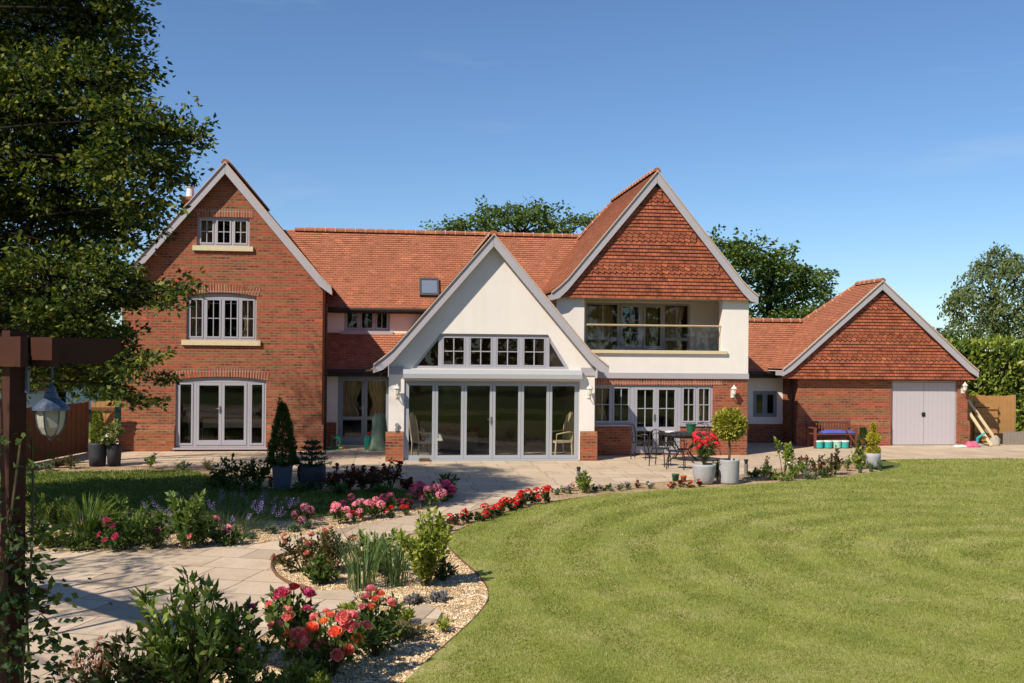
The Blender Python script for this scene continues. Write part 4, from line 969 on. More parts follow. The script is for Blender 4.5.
def blades(name, label, cat, uv, wpx, hpx, cols, n=120, wd=.012, group=None, key=None, arch=.5, flowers=None, width_spread=.15):
    SEED[0] += 1; rng = np.random.default_rng(SEED[0]); p = G(*uv); k = depth(p) / F; w_, h_ = wpx * k, hpx * k
    root = empty(name, label, cat, (p.x, p.y, 0), group); V = []; tips = []
    for i in range(n):
        az = rng.uniform(0, 2 * np.pi); b = np.array([np.cos(az), np.sin(az), 0]) * rng.random() ** .5 * w_ * width_spread * 1.3; out = np.array([np.cos(az), np.sin(az), 0]) * w_ / 2 * rng.uniform(.15, 1)
        h = h_ * rng.uniform(.55, 1.05); s = np.array([-np.sin(az + rng.normal(0, .5)), np.cos(az), 0]); s /= np.linalg.norm(s)
        pr = [b + out * (t ** 2) + np.array([0, 0, h * (t - arch * .45 * t ** 3)]) for t in (0, .35, .7, 1)]; ws = [wd * .7, wd, wd * .7, wd * .06]
        for j in range(3): V.append([pr[j] - s * ws[j] / 2, pr[j] + s * ws[j] / 2, pr[j + 1] + s * ws[j + 1] / 2, pr[j + 1] - s * ws[j + 1] / 2])
        tips.append(pr[-1])
    link('foliage', np_mesh('foliage', np.array(V), leafmat('blade_' + (key or name), cols, .3)), root)
    if flowers:
        kind, mats, m_, spx = flowers
        add_blooms(root, kind, mats, [np.array(tips[i]) for i in rng.permutation(n)[:m_]], spx * k / 2, rng, 'flower_spike', 3)
    return root
ROSE = [petalmat('petal_coral', [(.85, .23, .18), (.88, .32, .24), (.8, .15, .15)]), petalmat('petal_pink', [(.82, .26, .32), (.87, .4, .44), (.76, .17, .24)]), petalmat('petal_salmon', [(.88, .28, .08), (.9, .38, .16), (.84, .2, .09)])]
PINK = [petalmat('petal_soft_pink', [(.78, .25, .38), (.82, .36, .48), (.7, .15, .3)])]; PALEP = [petalmat('petal_peach_pink', [(.75, .30, .26), (.78, .38, .33), (.68, .22, .22)])]
MAG = [petalmat('petal_magenta', [(.62, .08, .24), (.7, .16, .34), (.5, .05, .17)])]; RED = [petalmat('petal_scarlet', [(.62, .018, .015), (.7, .03, .02), (.5, .01, .012)])]
DKRED = [petalmat('petal_crimson', [(.28, .02, .035), (.35, .04, .05), (.22, .015, .03)])]; PURP = [petalmat('petal_lavender', [(.17, .11, .42), (.24, .16, .5), (.34, .26, .58)])]
PANSY = [petalmat('petal_violet', [(.16, .1, .36), (.25, .18, .48)]), petalmat('petal_lilac', [(.42, .35, .6), (.5, .45, .65)]), petalmat('petal_plum', [(.2, .05, .14), (.28, .08, .2)])]
ORANGE = [petalmat('petal_rust', [(.6, .12, .05), (.55, .08, .04)])]
DG = [(.035, .065, .016), (.055, .095, .02), (.08, .125, .028), (.12, .165, .04)]           # deep green
MG = [(.07, .115, .022), (.105, .16, .03), (.145, .20, .038), (.20, .25, .055)]         # mid green
LG = [(.16, .21, .03), (.23, .28, .04), (.30, .34, .055), (.38, .39, .085)]               # lime green
BG_ = [(.09, .06, .03), (.12, .075, .035), (.07, .08, .03), (.15, .10, .05)]              # bronze
GG = [(.11, .15, .09), (.15, .19, .12), (.2, .23, .16)]                                    # grey green
RB = [(.10, .03, .025), (.14, .045, .03), (.06, .05, .025), (.09, .07, .03)]               # red-brown
# ---------------------------------------------------------------- the planted borders
# left border between side lawn and path
shrub('spire_plant', 'green plant with yellow flower spires beside the pergola post', 'plant', (37, 546), 24, 52, MG, 'upright', 420, 9, 5, .4, .1, .4, ('spike', [petalmat('petal_straw', [(.5, .38, .12), (.42, .36, .1)])], 5, 9), key='spire')
shrub('spire_plant', 'smaller yellow spired plant in front of the grass clump on the left', 'plant', (63, 544), 18, 42, MG, 'upright', 300, 7, 5, .4, .1, .4, ('spike', [petalmat('petal_straw', [(.5, .38, .12)])], 3, 8), key='spire')
blades('ornamental_grass', 'tall clump of green strap leaves in the shaded left border', 'ornamental grass', (86, 546), 64, 66, MG, 150, .018)
blades('ornamental_grass', 'arching strap leaves behind the dark pink rose on the left', 'ornamental grass', (134, 544), 60, 52, DG, 80, .024, arch=.9)
shrub('rose_bush', 'dark rose bush with magenta blooms in the left border', 'rose bush', (128, 549), 58, 34, DG, 'dome', 650, 14, 5, .55, .25, .3, ('rose', MAG, 9, 7), key='rose_dark')
shrub('broadleaf_shrub', 'pale green broad leaved shrub standing among the left border roses', 'shrub', (183, 549), 50, 60, [(.10, .16, .035), (.16, .23, .06), (.22, .28, .09), (.08, .13, .03)], 'upright', 620, 13, 8, .5, .15, .4)
shrub('rose_bush', 'low rose bush with soft pink blooms left of the lavender', 'rose bush', (207, 546), 56, 28, DG, 'dome', 520, 12, 5, .55, .25, .3, ('rose', PINK, 8, 8), key='rose_dark')
lv = blades('lavender', 'lavender bush with mauve flower heads above the grey green mounds', 'lavender', (226, 530), 78, 34, [(.10, .14, .07), (.14, .18, .09), (.08, .12, .05)], 260, .009, flowers=('spike', PURP, 60, 8), width_spread=.42)
for uv, w_, h_, t in (((249, 539), 15, 9, 'grey green mound nearest the low pink rose'), ((271, 534), 16, 9, 'grey green mound on gravel right of the lavender'), ((293, 532), 15, 8, 'silvery mound on gravel below the leftmost pink geranium'), ((308, 529), 13, 7, 'tiny silvery mound to the right of the other mounds')):
    shrub('cushion_plant', t, 'cushion plant', uv, w_, h_, [(.13, .18, .13), (.18, .23, .17), (.10, .14, .09)], 'dome', 320, 16, 3, .35, .3, .5, group='silvery cushion plants on the gravel', key='silver', stemr=.003)
# fuller planting between the named plants of the left border
for u, v, w_, h_, c_, sh, t in ((50, 548, 40, 22, MG, 'dome', 'low mid green foliage between the two spire plants'), (76, 550, 44, 18, DG, 'dome', 'dark ground hugging plant at the foot of the grass clump'), (108, 546, 44, 36, DG, 'upright', 'bushy dark green plant between grass clump and magenta rose'), (156, 548, 36, 34, DG, 'upright', 'dark leafy plant left of the pale broad leaved shrub'), (150, 534, 44, 30, MG, 'upright', 'soft green perennial behind the magenta rose'), (110, 530, 44, 34, MG, 'upright', 'loose green perennial at the back of the left border'), (60, 530, 40, 34, DG, 'upright', 'shaded perennial at the back left of the border'), (200, 534, 40, 26, DG, 'dome', 'dark foliage behind the low pink rose'), (232, 545, 30, 16, DG, 'dome', 'low dark plant to the right of the low pink rose')):
    shrub('perennial', t, 'plant', (u, v), w_, h_, c_, sh, int(w_ * h_ * .42), 14, 5.5, .42, .12, .35, key='mid_dark' if c_ is DG else 'mid')
for u, v, w_, h_, c_, t in ((220, 487, 30, 14, DG, 'low dark plant at the foot of the coppery shrub rose'), (246, 492, 34, 12, DG, 'low dark plant between the shrub roses and the side lawn'), (343, 494, 40, 10, DG, 'low dark green edging under the shaded red roses'), (380, 493, 40, 9, DG, 'low dark edging plant toward the end of the shaded roses')):
    shrub('ground_cover_plant', t, 'plant', (u, v), w_, h_, c_, 'dome', int(w_ * h_ * .7), 12, 4, .5, .2, .2, key='mid_dark')
for u, v, w_, h_, c_, t in ((788, 481, 20, 10, MG, 'low green plant at the foot of the young leafy stem'), (810, 480, 20, 9, GG, 'small grey green plant at the lawn edge of the right border'), (826, 478, 16, 12, DG, 'small dark plant between bronze rose and staked rose'), (755, 477, 14, 8, DG, 'tiny dark plant right of the grey cylinder pot')):
    shrub('ground_cover_plant', t, 'plant', (u, v), w_, h_, c_, 'dome', 170, 9, 3.2, .5, .2, .3, key='rb_' + ('g' if c_ is GG else 'm' if c_ is MG else 'd'))
# pink geraniums along the path
GERL = [(.06, .11, .025), (.09, .15, .035), (.12, .18, .05)]
for uv, w_, h_, mats, n, sz, t in (((305, 526), 22, 18, PINK, 7, 8, 'pink geranium leftmost of the row by the path'), ((339, 524), 24, 18, PINK, 7, 8, 'pink geranium second in the row with bright leaves'), ((350, 514), 18, 16, MAG, 4, 7, 'small dark pink geranium behind the path edge row'), ((363, 520), 20, 18, PINK, 6, 8, 'pale pink geranium in the middle of the path edge row'), ((377, 518), 20, 17, PINK, 6, 8, 'pink geranium right of the middle of the path edge row'),
    ((389, 511), 18, 14, MAG, 5, 8, 'dark pink geranium on the side lawn edge'), ((406, 509), 16, 13, MAG, 4, 7, 'deep pink geranium left of the big pink cluster'), ((421, 502), 24, 16, MAG, 7, 9, 'purple pink geranium at the corner of the side lawn'), ((433, 507), 24, 17, PINK, 9, 9, 'large bright pink geranium at the path corner'), ((447, 501), 20, 16, MAG, 7, 9, 'magenta geranium beside the terrace paving')):
    shrub('geranium', t, 'geranium', uv, w_, h_, GERL, 'dome', 170, 10, 4, .8, .3, .4, ('cluster', mats, n, sz), 'pink geraniums beside the path', 'geranium', .004)
for uv, t in (((391, 518), 'small red flowered plant at the path edge under the pink geraniums'), ((405, 516), 'small red flowered plant right of its twin at the path edge'), ((354, 522), 'single orange red flower between two pink geraniums')):
    shrub('geranium', t, 'geranium', uv, 10, 8, GERL, 'dome', 60, 6, 3, .8, .3, .4, ('cluster', RED, 2, 6), 'small red flowers at the path edge', 'geranium', .003)
# scarlet geraniums along the lawn
reds = [(467, 523, 12, 13, 1), (480, 522, 12, 13, 1), (488, 520, 12, 11, 2), (496, 517, 12, 13, 2), (503, 513, 11, 12, 2), (510, 511, 11, 11, 2), (518, 509, 12, 12, 3), (526, 506, 12, 13, 3), (535, 505, 13, 12, 3), (545, 503, 13, 13, 4), (446, 531, 13, 17, 2), (437, 540, 12, 14, 2)]
for i, (u, v, w_, h_, n) in enumerate(reds):
    t = 'small scarlet geranium in the row along the curved lawn edge'
    if i == 0: t = 'scarlet geranium with one head at the left end of the row'
    elif i == 9: t = 'scarlet geranium with several heads at the terrace end of the row'
    elif i >= 10: t = ('scarlet geranium peeping out behind the lime shrub', 'low scarlet geranium half hidden by the lime shrub')[i - 10]
    shrub('geranium', t, 'geranium', (u, v), w_, h_, [(.05, .08, .03), (.08, .10, .04), (.07, .05, .03)], 'dome', 110, 8, 3.5, .8, .2, .4, ('cluster', RED, n, 8), 'scarlet geraniums along the lawn edge', 'geranium_dark', .003)
shrub('bedding_plant', 'dark bedding plant without flowers beside the scarlet geraniums', 'bedding plant', (455, 525), 14, 9, RB, 'dome', 110, 8, 3.5, .7, .2, .4, key='bedding')
# pansies along the gravel strip
for u, v, m_ in ((556, 495, 0), (562, 493, 1), (569, 494, 1), (594, 491, 2), (602, 491, 0), (611, 491, 2), (620, 490.5, 2), (628, 489.5, 1), (649, 488.5, 0)):
    shrub('pansy', 'small violet pansy in the gravel strip between terrace and lawn', 'pansy', (u, v), 10, 6, GERL, 'dome', 50, 6, 2.6, .7, .2, .4, ('flat', PANSY[m_:] + PANSY[:m_], 5, 3.4), 'violet pansies in the gravel strip', 'geranium', .003)
for u, v in ((572, 491), (638, 488), (672, 488.5), (681, 487.5), (690, 488), (699, 487)):
    shrub('marigold', 'small rust orange bedding plant in the gravel strip before the terrace', 'bedding plant', (u, v), 9, 6, RB, 'dome', 50, 6, 2.6, .7, .2, .4, ('flat', ORANGE, 4, 3.6), 'rust coloured bedding plants in the gravel strip', 'bedding', .003)
shrub('green_shrub', 'single round green bush on the gravel strip by the short bollard', 'shrub', (584, 493), 22, 20, MG, 'dome', 360, 12, 4, .5, .15, .3, key='mid')
# rear border along the terrace, left
shrub('small_plant', 'upright little plant on the gravel before the left gable', 'plant', (150, 469), 12, 17, MG, 'upright', 110, 6, 4, .4, .15, .4, key='mid')
shrub('cushion_plant', 'grey green mound on the gravel before the french doors', 'cushion plant', (182, 470), 20, 8, GG, 'dome', 200, 14, 3, .35, .3, .5, key='grey')
shrub('cushion_plant', 'bronze tufted mound on the gravel before the french doors', 'cushion plant', (208, 470), 20, 10, [(.2, .15, .07), (.26, .19, .1), (.15, .12, .05)], 'upright', 240, 14, 3.5, .2, .1, .5, key='bronze_tuft')
shrub('rose_bush', 'dark shrub rose with coppery tips left of the tall cone tree', 'rose bush', (231, 491), 44, 36, DG, 'dome', 620, 16, 4.5, .55, .2, .3, ('rose', DKRED, 7, 4), key='rose_dark')
shrub('rose_bush', 'shrub rose with pale tips touching the tall square planter', 'rose bush', (256, 489), 36, 38, DG + [(.14, .12, .04)], 'upright', 560, 14, 4.5, .5, .2, .3, ('rose', DKRED, 5, 4), key='rose_dark2')
shrub('poppy', 'single red flower in front of the tall square planter', 'flower', (272, 489), 8, 10, DG, 'upright', 40, 4, 4, .4, .1, .4, ('flat', RED, 2, 7), key='mid_dark')
for u, v, w_, h_, t in ((334, 491, 17, 24, 'dark leaved red rose at the planter end of the shaded row'), (349, 491, 20, 27, 'coppery leaved rose second in the shaded row'), (362, 490, 18, 25, 'reddish rose in the middle of the shaded row'), (376, 491, 18, 23, 'dark reddish rose next to the tallest of the row'), (391, 489, 22, 33, 'tallest red leaved rose of the shaded row'), (408, 490, 12, 10, 'lowest red leaved plant at the end of the shaded row')):
    shrub('rose_bush', t, 'rose bush', (u, v), w_, h_, RB + [(.2, .06, .03)], 'upright', 330, 11, 4, .55, .15, .3, ('rose', DKRED, 3, 5), 'red leaved roses in the shaded border', 'rose_red')
shrub('green_shrub', 'dark green bush in tree shade beside the terrace steps', 'shrub', (444, 496), 28, 24, DG, 'dome', 420, 12, 5, .5, .15, .3, key='mid_dark')
for u, v, w_, h_ in ((300, 491, 60, 9), (345, 494, 60, 5)):
    pass
shrub('ground_cover_plant', 'low dark green plant in front of the round planter', 'plant', (305, 492), 44, 9, DG, 'dome', 300, 14, 4, .5, .2, .2, key='mid_dark')
for u, v, w_, h_, t in ((48, 471, 16, 10, 'tiny pale plant on the gravel below the fence'), (70, 469, 22, 14, 'bronze leaved plant on the gravel before the fence'), (57, 468, 14, 8, 'small dark plant next to the bronze one by the fence')):
    shrub('small_plant', t, 'plant', (u, v), w_, h_, BG_ if 'bronze' in t else (GG if 'pale' in t else DG), 'upright', 160, 9, 4, .4, .15, .4, key='fence_' + t[:4])
# right border before the garage terrace
shrub('green_shrub', 'dark dome shaped bush right of the second bollard', 'shrub', (765, 476), 14, 13, DG, 'dome', 260, 12, 3.2, .5, .1, .3, key='mid_dark')
shrub('green_shrub', 'low bright green plant beside the dark dome bush', 'shrub', (775, 480), 14, 9, MG, 'dome', 180, 9, 3.2, .5, .1, .3, key='mid')
shrub('young_tree', 'young leafy stem with large light green leaves in the right border', 'young tree', (783, 477), 20, 44, LG[:3] + MG[2:], 'upright', 210, 6, 5, .55, .5, .3, key='young', stemr=.012)
shrub('red_stem_plant', 'thin red stemmed plant behind the dark dome bush', 'plant', (767, 470), 8, 14, RB, 'upright', 60, 5, 3, .4, .2, .4, key='rose_red')
shrub('perennial', 'mixed green and white flowered plant in the right border', 'plant', (795, 479), 18, 22, MG, 'upright', 300, 10, 3.4, .45, .1, .35, ('flat', [WHITE], 7, 3), key='mid')
shrub('perennial', 'grey leaved mound in the middle of the right border', 'plant', (804, 476), 18, 14, [(.22, .26, .2), (.28, .32, .26), (.16, .2, .14)], 'dome', 300, 14, 3, .4, .2, .4, key='silver_big')
shrub('rose_bush', 'bronze rose with bare stems behind the grey mound', 'rose bush', (803, 469), 20, 16, RB, 'upright', 150, 8, 3.4, .5, .3, .3, key='rose_red')
shrub('rose_bush', 'bronze leaved rose right of the grey mound', 'rose bush', (817, 477), 22, 22, RB + BG_, 'upright', 260, 10, 3.6, .5, .2, .3, key='rose_bronze')
shrub('rose_bush', 'tall dark rose tied to a stake in the right border', 'rose bush', (835, 475), 14, 27, DG + RB, 'upright', 300, 9, 3.6, .5, .15, .3, key='rose_mix')
shrub('small_plant', 'thin upright green plant between the staked rose and the pots', 'plant', (847, 471), 9, 15, MG, 'upright', 110, 6, 3.6, .3, .1, .4, key='mid')
shrub('green_shrub', 'yellow green bush left of the tiered golden topiary', 'shrub', (857, 469), 18, 22, LG, 'dome', 320, 11, 3.6, .5, .1, .3, key='lime')
for u, v, t in ((860, 473, 'iris clump below the yellow green bush'), (871, 472, 'iris clump before the grey pot of the tiered topiary'), (880, 470, 'iris clump at the right end of the border')):
    blades('iris', t, 'iris', (u, v), 9, 15, [(.1, .16, .06), (.14, .2, .09), (.08, .13, .05)], 40, .016, 'iris clumps at the end of the right border')
# ---------------------------------------------------------------- the island bed by the lawn
shrub('rose_bush', 'bronze leaved rose bush dotted with small peach pink blooms', 'rose bush', (304, 572), 62, 44, [(.10, .07, .03), (.13, .08, .04), (.08, .09, .03), (.16, .11, .05)], 'dome', 900, 22, 5, .5, .3, .3, ('rose', PALEP, 13, 7), key='rose_bronze2')
shrub('rose_bush', 'taller thin rose with pink buds behind the green low bush', 'rose bush', (334, 574), 56, 46, BG_ + [(.09, .10, .03)], 'upright', 800, 20, 5, .5, .3, .3, ('rose', PALEP, 9, 6), key='rose_bronze3')
shrub('green_shrub', 'dark green low bush in front of the peach pink rose', 'shrub', (321, 584), 36, 30, DG, 'dome', 620, 16, 5.5, .5, .15, .3, key='mid_dark')
shrub('green_shrub', 'loose mid green perennial behind the iris clumps', 'shrub', (378, 572), 64, 44, MG, 'upright', 900, 22, 6, .5, .15, .3, key='mid')
blades('iris', 'tall iris clump with upright narrow leaves in the island bed', 'iris', (362, 590), 72, 72, [(.11, .17, .035), (.15, .215, .05), (.20, .26, .07)], 95, .013, arch=.3)
blades('iris', 'second iris clump between the tall one and the lime shrub', 'iris', (396, 585), 58, 62, [(.10, .15, .035), (.13, .19, .05), (.17, .23, .06)], 75, .013, arch=.4)
shrub('lime_shrub', 'tall yellow green shrub at the lawn side of the island bed', 'shrub', (425, 586), 56, 84, LG, 'upright', 1700, 22, 6.5, .5, .12, .35, key='lime', stemr=.01)
shrub('green_shrub', 'dull green bush at the foot of the lime shrub', 'shrub', (442, 580), 30, 24, [(.07, .09, .03), (.10, .12, .04), (.13, .14, .06)], 'dome', 460, 14, 5, .45, .15, .3, key='olive')
for u, v, t in ((416, 604, 'grey purple creeping plant on the gravel nearest the roses'), (441, 601, 'grey purple creeping plant on the gravel nearest the lawn')):
    shrub('creeping_plant', t, 'creeping plant', (u, v), 26, 8, [(.20, .18, .22), (.26, .24, .28), (.15, .15, .16)], 'dome', 420, 18, 4, .5, .2, .3, group='grey purple creepers on the gravel', key='slate', stemr=.004)
shrub('creeping_plant', 'low bronze creeper spreading on the gravel right of the roses', 'creeping plant', (408, 638), 56, 17, [(.14, .12, .06), (.2, .15, .08), (.1, .1, .05)], 'dome', 620, 24, 5, .45, .2, .3, key='bronze_creep', stemr=.004)
shrub('small_plant', 'small yellow green seedling on the gravel by the lawn edge', 'plant', (443, 632), 18, 16, LG, 'upright', 130, 7, 6, .3, .2, .4, key='lime')
shrub('small_plant', 'small yellow green plant behind the salmon roses', 'plant', (352, 618), 34, 14, LG, 'upright', 260, 12, 6, .35, .2, .4, key='lime')
shrub('small_plant', 'yellow green tuft on the gravel right of the orange bloom', 'plant', (402, 626), 26, 18, LG[:2] + MG[2:], 'upright', 220, 10, 6, .35, .2, .4, key='young')
def rose(label, base, w_, h_, blooms, cols, nl, Lpx=9, group=None):
    root = shrub('rose_bush', label, 'rose bush', base, w_, h_, cols, 'upright', nl, 20, Lpx, .6, .2, .25, key='rose_near', stemr=.005, spread=.08)
    rng = np.random.default_rng(SEED[0] + 999); t0 = depth(root.location); bmx = bmesh.new()
    for u, v, s, m_ in blooms:
        dv = (v - (base[1] - h_ * .5)) / h_; p = Pt(u, v, t0 - .20 - .14 * dv + rng.normal(0, .04)) - root.location
        add_blooms(root, 'rose', [m_], [np.array(p)], s * t0 / F / 2, rng, up=.8)
        tube(bmx, [Vector((p.x * .15, p.y * .15, 0)), Vector((p.x * .5, p.y * .5, p.z * .6)), p], .004, 4)
    part('flower_stem', bmx, STEM, root); return root
C, Pk, S_ = ROSE; DP = MAG[0]
rose('salmon and coral rose bush in full bloom at the front of the bed', (330, 675), 92, 66, [(307, 642, 19, Pk), (312, 629, 15, C), (322, 647, 16, Pk), (336, 634, 17, C), (345, 619, 19, Pk), (352, 617, 15, Pk), (315, 618, 14, Pk), (330, 616, 13, C), (352, 628, 17, Pk), (366, 627, 15, Pk), (337, 656, 18, Pk), (348, 651, 15, C), (357, 640, 13, S_), (298, 634, 14, Pk), (293, 645, 13, C), (288, 634, 10, S_), (324, 622, 10, S_), (344, 625, 14, Pk), (326, 612, 9, Pk)], DG[1:] + [(.13, .17, .05)], 640)
rose('dark pink rose bush left of the salmon blooms', (291, 658), 60, 74, [(282, 595, 17, DP), (294, 589, 13, DKRED[0]), (307, 595, 18, DP), (287, 611, 12, Pk), (289, 618, 15, Pk), (307, 610, 13, DP), (270, 605, 9, Pk), (278, 598, 9, DP), (272, 626, 9, Pk)], DG, 620)
rose('pink and orange rose bush on the gravel side of the bloom group', (376, 656), 64, 66, [(371, 591, 15, PINK[0]), (376, 600, 12, C), (371, 608, 14, C), (390, 604, 14, Pk), (363, 608, 12, PINK[0]), (367, 598, 11, PINK[0]), (380, 595, 11, C)], DG + [(.13, .13, .05)], 600)
shrub('sedum', 'bright lime low plant at the foot of the salmon roses', 'plant', (301, 690), 64, 26, [(.22, .25, .05), (.28, .30, .07), (.16, .2, .04)], 'dome', 700, 24, 8, .5, .25, .6, key='sedum')
shrub('broadleaf_shrub', 'large glossy evergreen shrub in the left foreground', 'shrub', (188, 712), 104, 138, [(.06, .105, .022), (.11, .165, .032), (.17, .23, .05), (.30, .36, .09)], 'upright', 1150, 32, 15, .34, .15, .5, key='pieris', stemr=.012, spread=.07)
shrub('rose_bush', 'leggy dark rose with few pink buds right of the glossy shrub', 'rose bush', (244, 705), 84, 112, DG + [(.12, .15, .05)], 'upright', 620, 16, 11, .5, .25, .3, ('rose', MAG + PINK, 5, 9), key='rose_leggy', stemr=.005)
shrub('peony', 'dark leaved low plant left of the glossy foreground shrub', 'plant', (130, 716), 90, 88, [(.03, .055, .02), (.05, .08, .025), (.07, .06, .03)], 'dome', 1100, 22, 12, .35, .3, .3, key='peony')
shrub('heuchera', 'airy plant with tiny pink flowers at the bottom left', 'plant', (92, 712), 64, 74, RB + DG[:2], 'upright', 420, 26, 7, .5, .1, .3, ('cluster', [petalmat('petal_dusty', [(.45, .2, .18), (.38, .16, .14)])], 46, 5), key='heuchera', stemr=.003)
shrub('ground_cover_plant', 'low mossy green mat at the bottom edge by the roses', 'plant', (258, 700), 70, 22, MG + LG[:1], 'dome', 620, 24, 7, .45, .2, .3, key='mid')
shrub('small_plant', 'pale pink weigela shoot between the leggy rose and the bed edge', 'plant', (252, 668), 40, 32, DG, 'upright', 240, 9, 7, .5, .2, .3, ('flat', PINK, 6, 6), key='mid_dark')
# ================================================================ POTS
GREYPOT = plain('grey_stone_pot', (.34, .34, .35), .75, .25, .18, 10); BLUEPOT = plain('blue_grey_glazed_pot', (.085, .10, .13), .5, .4, .15, 6); DARKPOT = plain('charcoal_pot', (.04, .042, .05), .6, .3, .2, 6)
SOIL = plain('potting_soil', (.045, .03, .02), .95, .1, .3, 30); TERRA = plain('terracotta', (.42, .13, .06), .8, .2, .1); GPL = plain('green_plastic', (.02, .11, .05), .4, .4, .08)
def pot(name, label, uv, prof, mat, cat='plant pot', seg=28, sq=0, group=None, fill=True):
    """prof in pixels: (half width, height) from the ground up; hollow with a rim and soil"""
    p = G(*uv); k = depth(p) / F; o = empty(name, label, cat, (p.x, p.y, .004), group)
    pr = [(r * k, z * k) for r, z in prof]; rim, top = pr[-1]
    bm = bmesh.new(); lathe(bm, pr + [(rim * .9, top), (rim * .84, top * .86), (.001, top * .86)], seg, sq=sq, cap=False)
    bm.faces.new([v for v in bm.verts if v.co.z < 1e-6][:seg][::-1])
    part('pot_body', bm, mat, o, smooth=(seg > 8))
    if fill:
        bm = bmesh.new(); lathe(bm, [(rim * .87, top * .865), (rim * .85, top * .90), (.002, top * .93)], seg, sq=sq, cap=False); part('soil', bm, SOIL, o)
    return o, k, rim, Vector((p.x, p.y, top * .9))
def topiary(name, label, base, k, parts_, trunk, cols, cat='topiary', Lpx=3.4, key=None, n=900, rough=.12):
    """clipped foliage: ellipsoids (z, rx, rz) in pixels over a bare stem"""
    SEED[0] += 1; rng = np.random.default_rng(SEED[0]); root = empty(name, label, cat, base); Q = []
    for z, rx, rz in parts_:
        d = unit(rng.normal(size=(n, 3))); lump = 1 + rough * np.sin(d[:, :1] * 5 + z) * np.cos(d[:, 1:2] * 6) + rng.normal(0, rough * .5, (n, 1)); r = lump * (1 - .35 * rng.random((n, 1)) ** 2.2)
        P = d * r * np.array([rx, rx, rz]) * k + np.array([0, 0, z * k]); Q.append(leaves(P, d + rng.normal(0, .55, (n, 3)) + np.array([0, 0, .25]), Lpx * k * rng.uniform(.7, 1.3, n), .5, rng))
    link('foliage', np_mesh('foliage', np.concatenate(Q), leafmat('leaf_' + (key or name), cols, .25)), root)
    bm = bmesh.new(); z1 = max(z for z, _, _ in parts_); tube(bm, [(0, 0, -.02), (.012, .01, z1 * k * .35), (-.01, 0, z1 * k * .7), (0, 0, z1 * k)], [trunk * k, trunk * k * .9, trunk * k * .8, trunk * k * .5], 7); part('trunk', bm, WOOD, root); return root
def conifer(name, label, base, k, wpx, hpx, cols, n, key, Lpx=3.2, power=.75, tiers=0, cat='conifer', topknot=False):
    SEED[0] += 1; rng = np.random.default_rng(SEED[0]); root = empty(name, label, cat, base); h, w_ = hpx * k, wpx * k
    if not tiers:
        z = rng.random(n) ** 1.25; a = rng.uniform(0, 6.283, n); env = np.minimum(1, z / .12 + .55) * (1 - z) ** power
        lump = 1 + .13 * np.sin(a * 4 + z * 22) + rng.normal(0, .05, n); r = w_ / 2 * env * lump * (1 - .4 * rng.random(n) ** 2)
        P = np.stack([np.cos(a) * r, np.sin(a) * r, z * h], 1); D = np.stack([np.cos(a), np.sin(a), np.full(n, .7)], 1) + rng.normal(0, .4, (n, 3))
        Q = leaves(P, D, Lpx * k * rng.uniform(.7, 1.3, n), .4, rng)
        if topknot: P2 = rng.normal(0, .02, (90, 3)) * np.array([1, 1, 4]) + np.array([-.06, 0, h * 1.02]); Q = np.concatenate([Q, leaves(P2, rng.normal(size=(90, 3)) + np.array([0, 0, 1]), Lpx * k, .4, rng)])
        bm = bmesh.new(); tube(bm, [(0, 0, -.02), (0, 0, h * .9)], [w_ * .05, .005], 6)
    else:
        Q = []; bm = bmesh.new(); tube(bm, [(0, 0, -.02), (0, 0, h)], [w_ * .04, .004], 6)
        for t in range(tiers):
            z = h * (.08 + .86 * t / tiers); L = w_ / 2 * (1 - t / tiers) ** .8 + .03; nb = 7
            for b in range(nb):
                a = b * 6.283 / nb + t * .5; tip = np.array([np.cos(a) * L, np.sin(a) * L, z + L * .12]); b0 = np.array([0, 0, z]); tube(bm, [Vector(b0), Vector(tip)], .008, 4)
                m_ = max(10, int(n / tiers / nb)); f = rng.random((m_, 1)) ** .8; P = b0 * (1 - f) + tip * f; D = rng.normal(size=(m_, 3)) + (tip - b0) / L * .8; Q.append(leaves(P, D, Lpx * k * rng.uniform(.7, 1.2, m_), .35, rng))
        Q = np.concatenate(Q)
    link('foliage', np_mesh('foliage', Q, leafmat('leaf_' + key, cols, .2)), root); part('trunk', bm, WOOD, root); return root
# terrace pots on the right
o, k, r, top = pot('plant_pot', 'round grey stone bowl pot holding the red flowered shrub', (704, 484), [(7.5, 0), (9.5, 3), (11, 10), (11.6, 17.5), (12, 20)], GREYPOT)
shrub('azalea', 'red flowered azalea growing in the round grey bowl pot', 'azalea', None, 30, 30, [(.07, .11, .03), (.11, .15, .05), (.16, .18, .07)], 'upright', 420, 16, 4.2, .42, .15, .4, ('cluster', [petalmat('petal_hot_red', [(.72, .03, .06), (.78, .06, .09), (.6, .02, .04)])], 20, 6.5), base=top, key='azalea')
o, k, r, top = pot('plant_pot', 'straight grey stone cylinder pot holding the clipped standard tree', (729, 483.5), [(9.3, 0), (9.8, 2), (10, 12), (10.2, 22.5), (10.2, 24)], GREYPOT)
topiary('standard_tree', 'clipped yellow green ball tree on a crooked bare stem', top, k, [(37, 14.2, 13.4)], 1.3, [(.26, .26, .035), (.34, .32, .045), (.42, .37, .06), (.15, .18, .03)], 'standard tree', 3.8, 'standard', 2600, .14)
shrub('green_shrub', 'dark narrow bush squeezed between the two grey pots', 'shrub', (717, 480), 11, 24, DG, 'upright', 260, 9, 3.6, .5, .05, .3, key='mid_dark')
pot('plant_pot', 'small empty green plastic pot on the paving', (675.5, 481), [(3, 0), (3.6, 6), (4, 6.2), (4, 7)], GPL, seg=20)
pot('plant_pot', 'small empty terracotta pot beside the green plastic one', (683.5, 481.5), [(2.4, 0), (2.9, 4.8), (3.2, 5), (3.2, 6)], TERRA, seg=20)
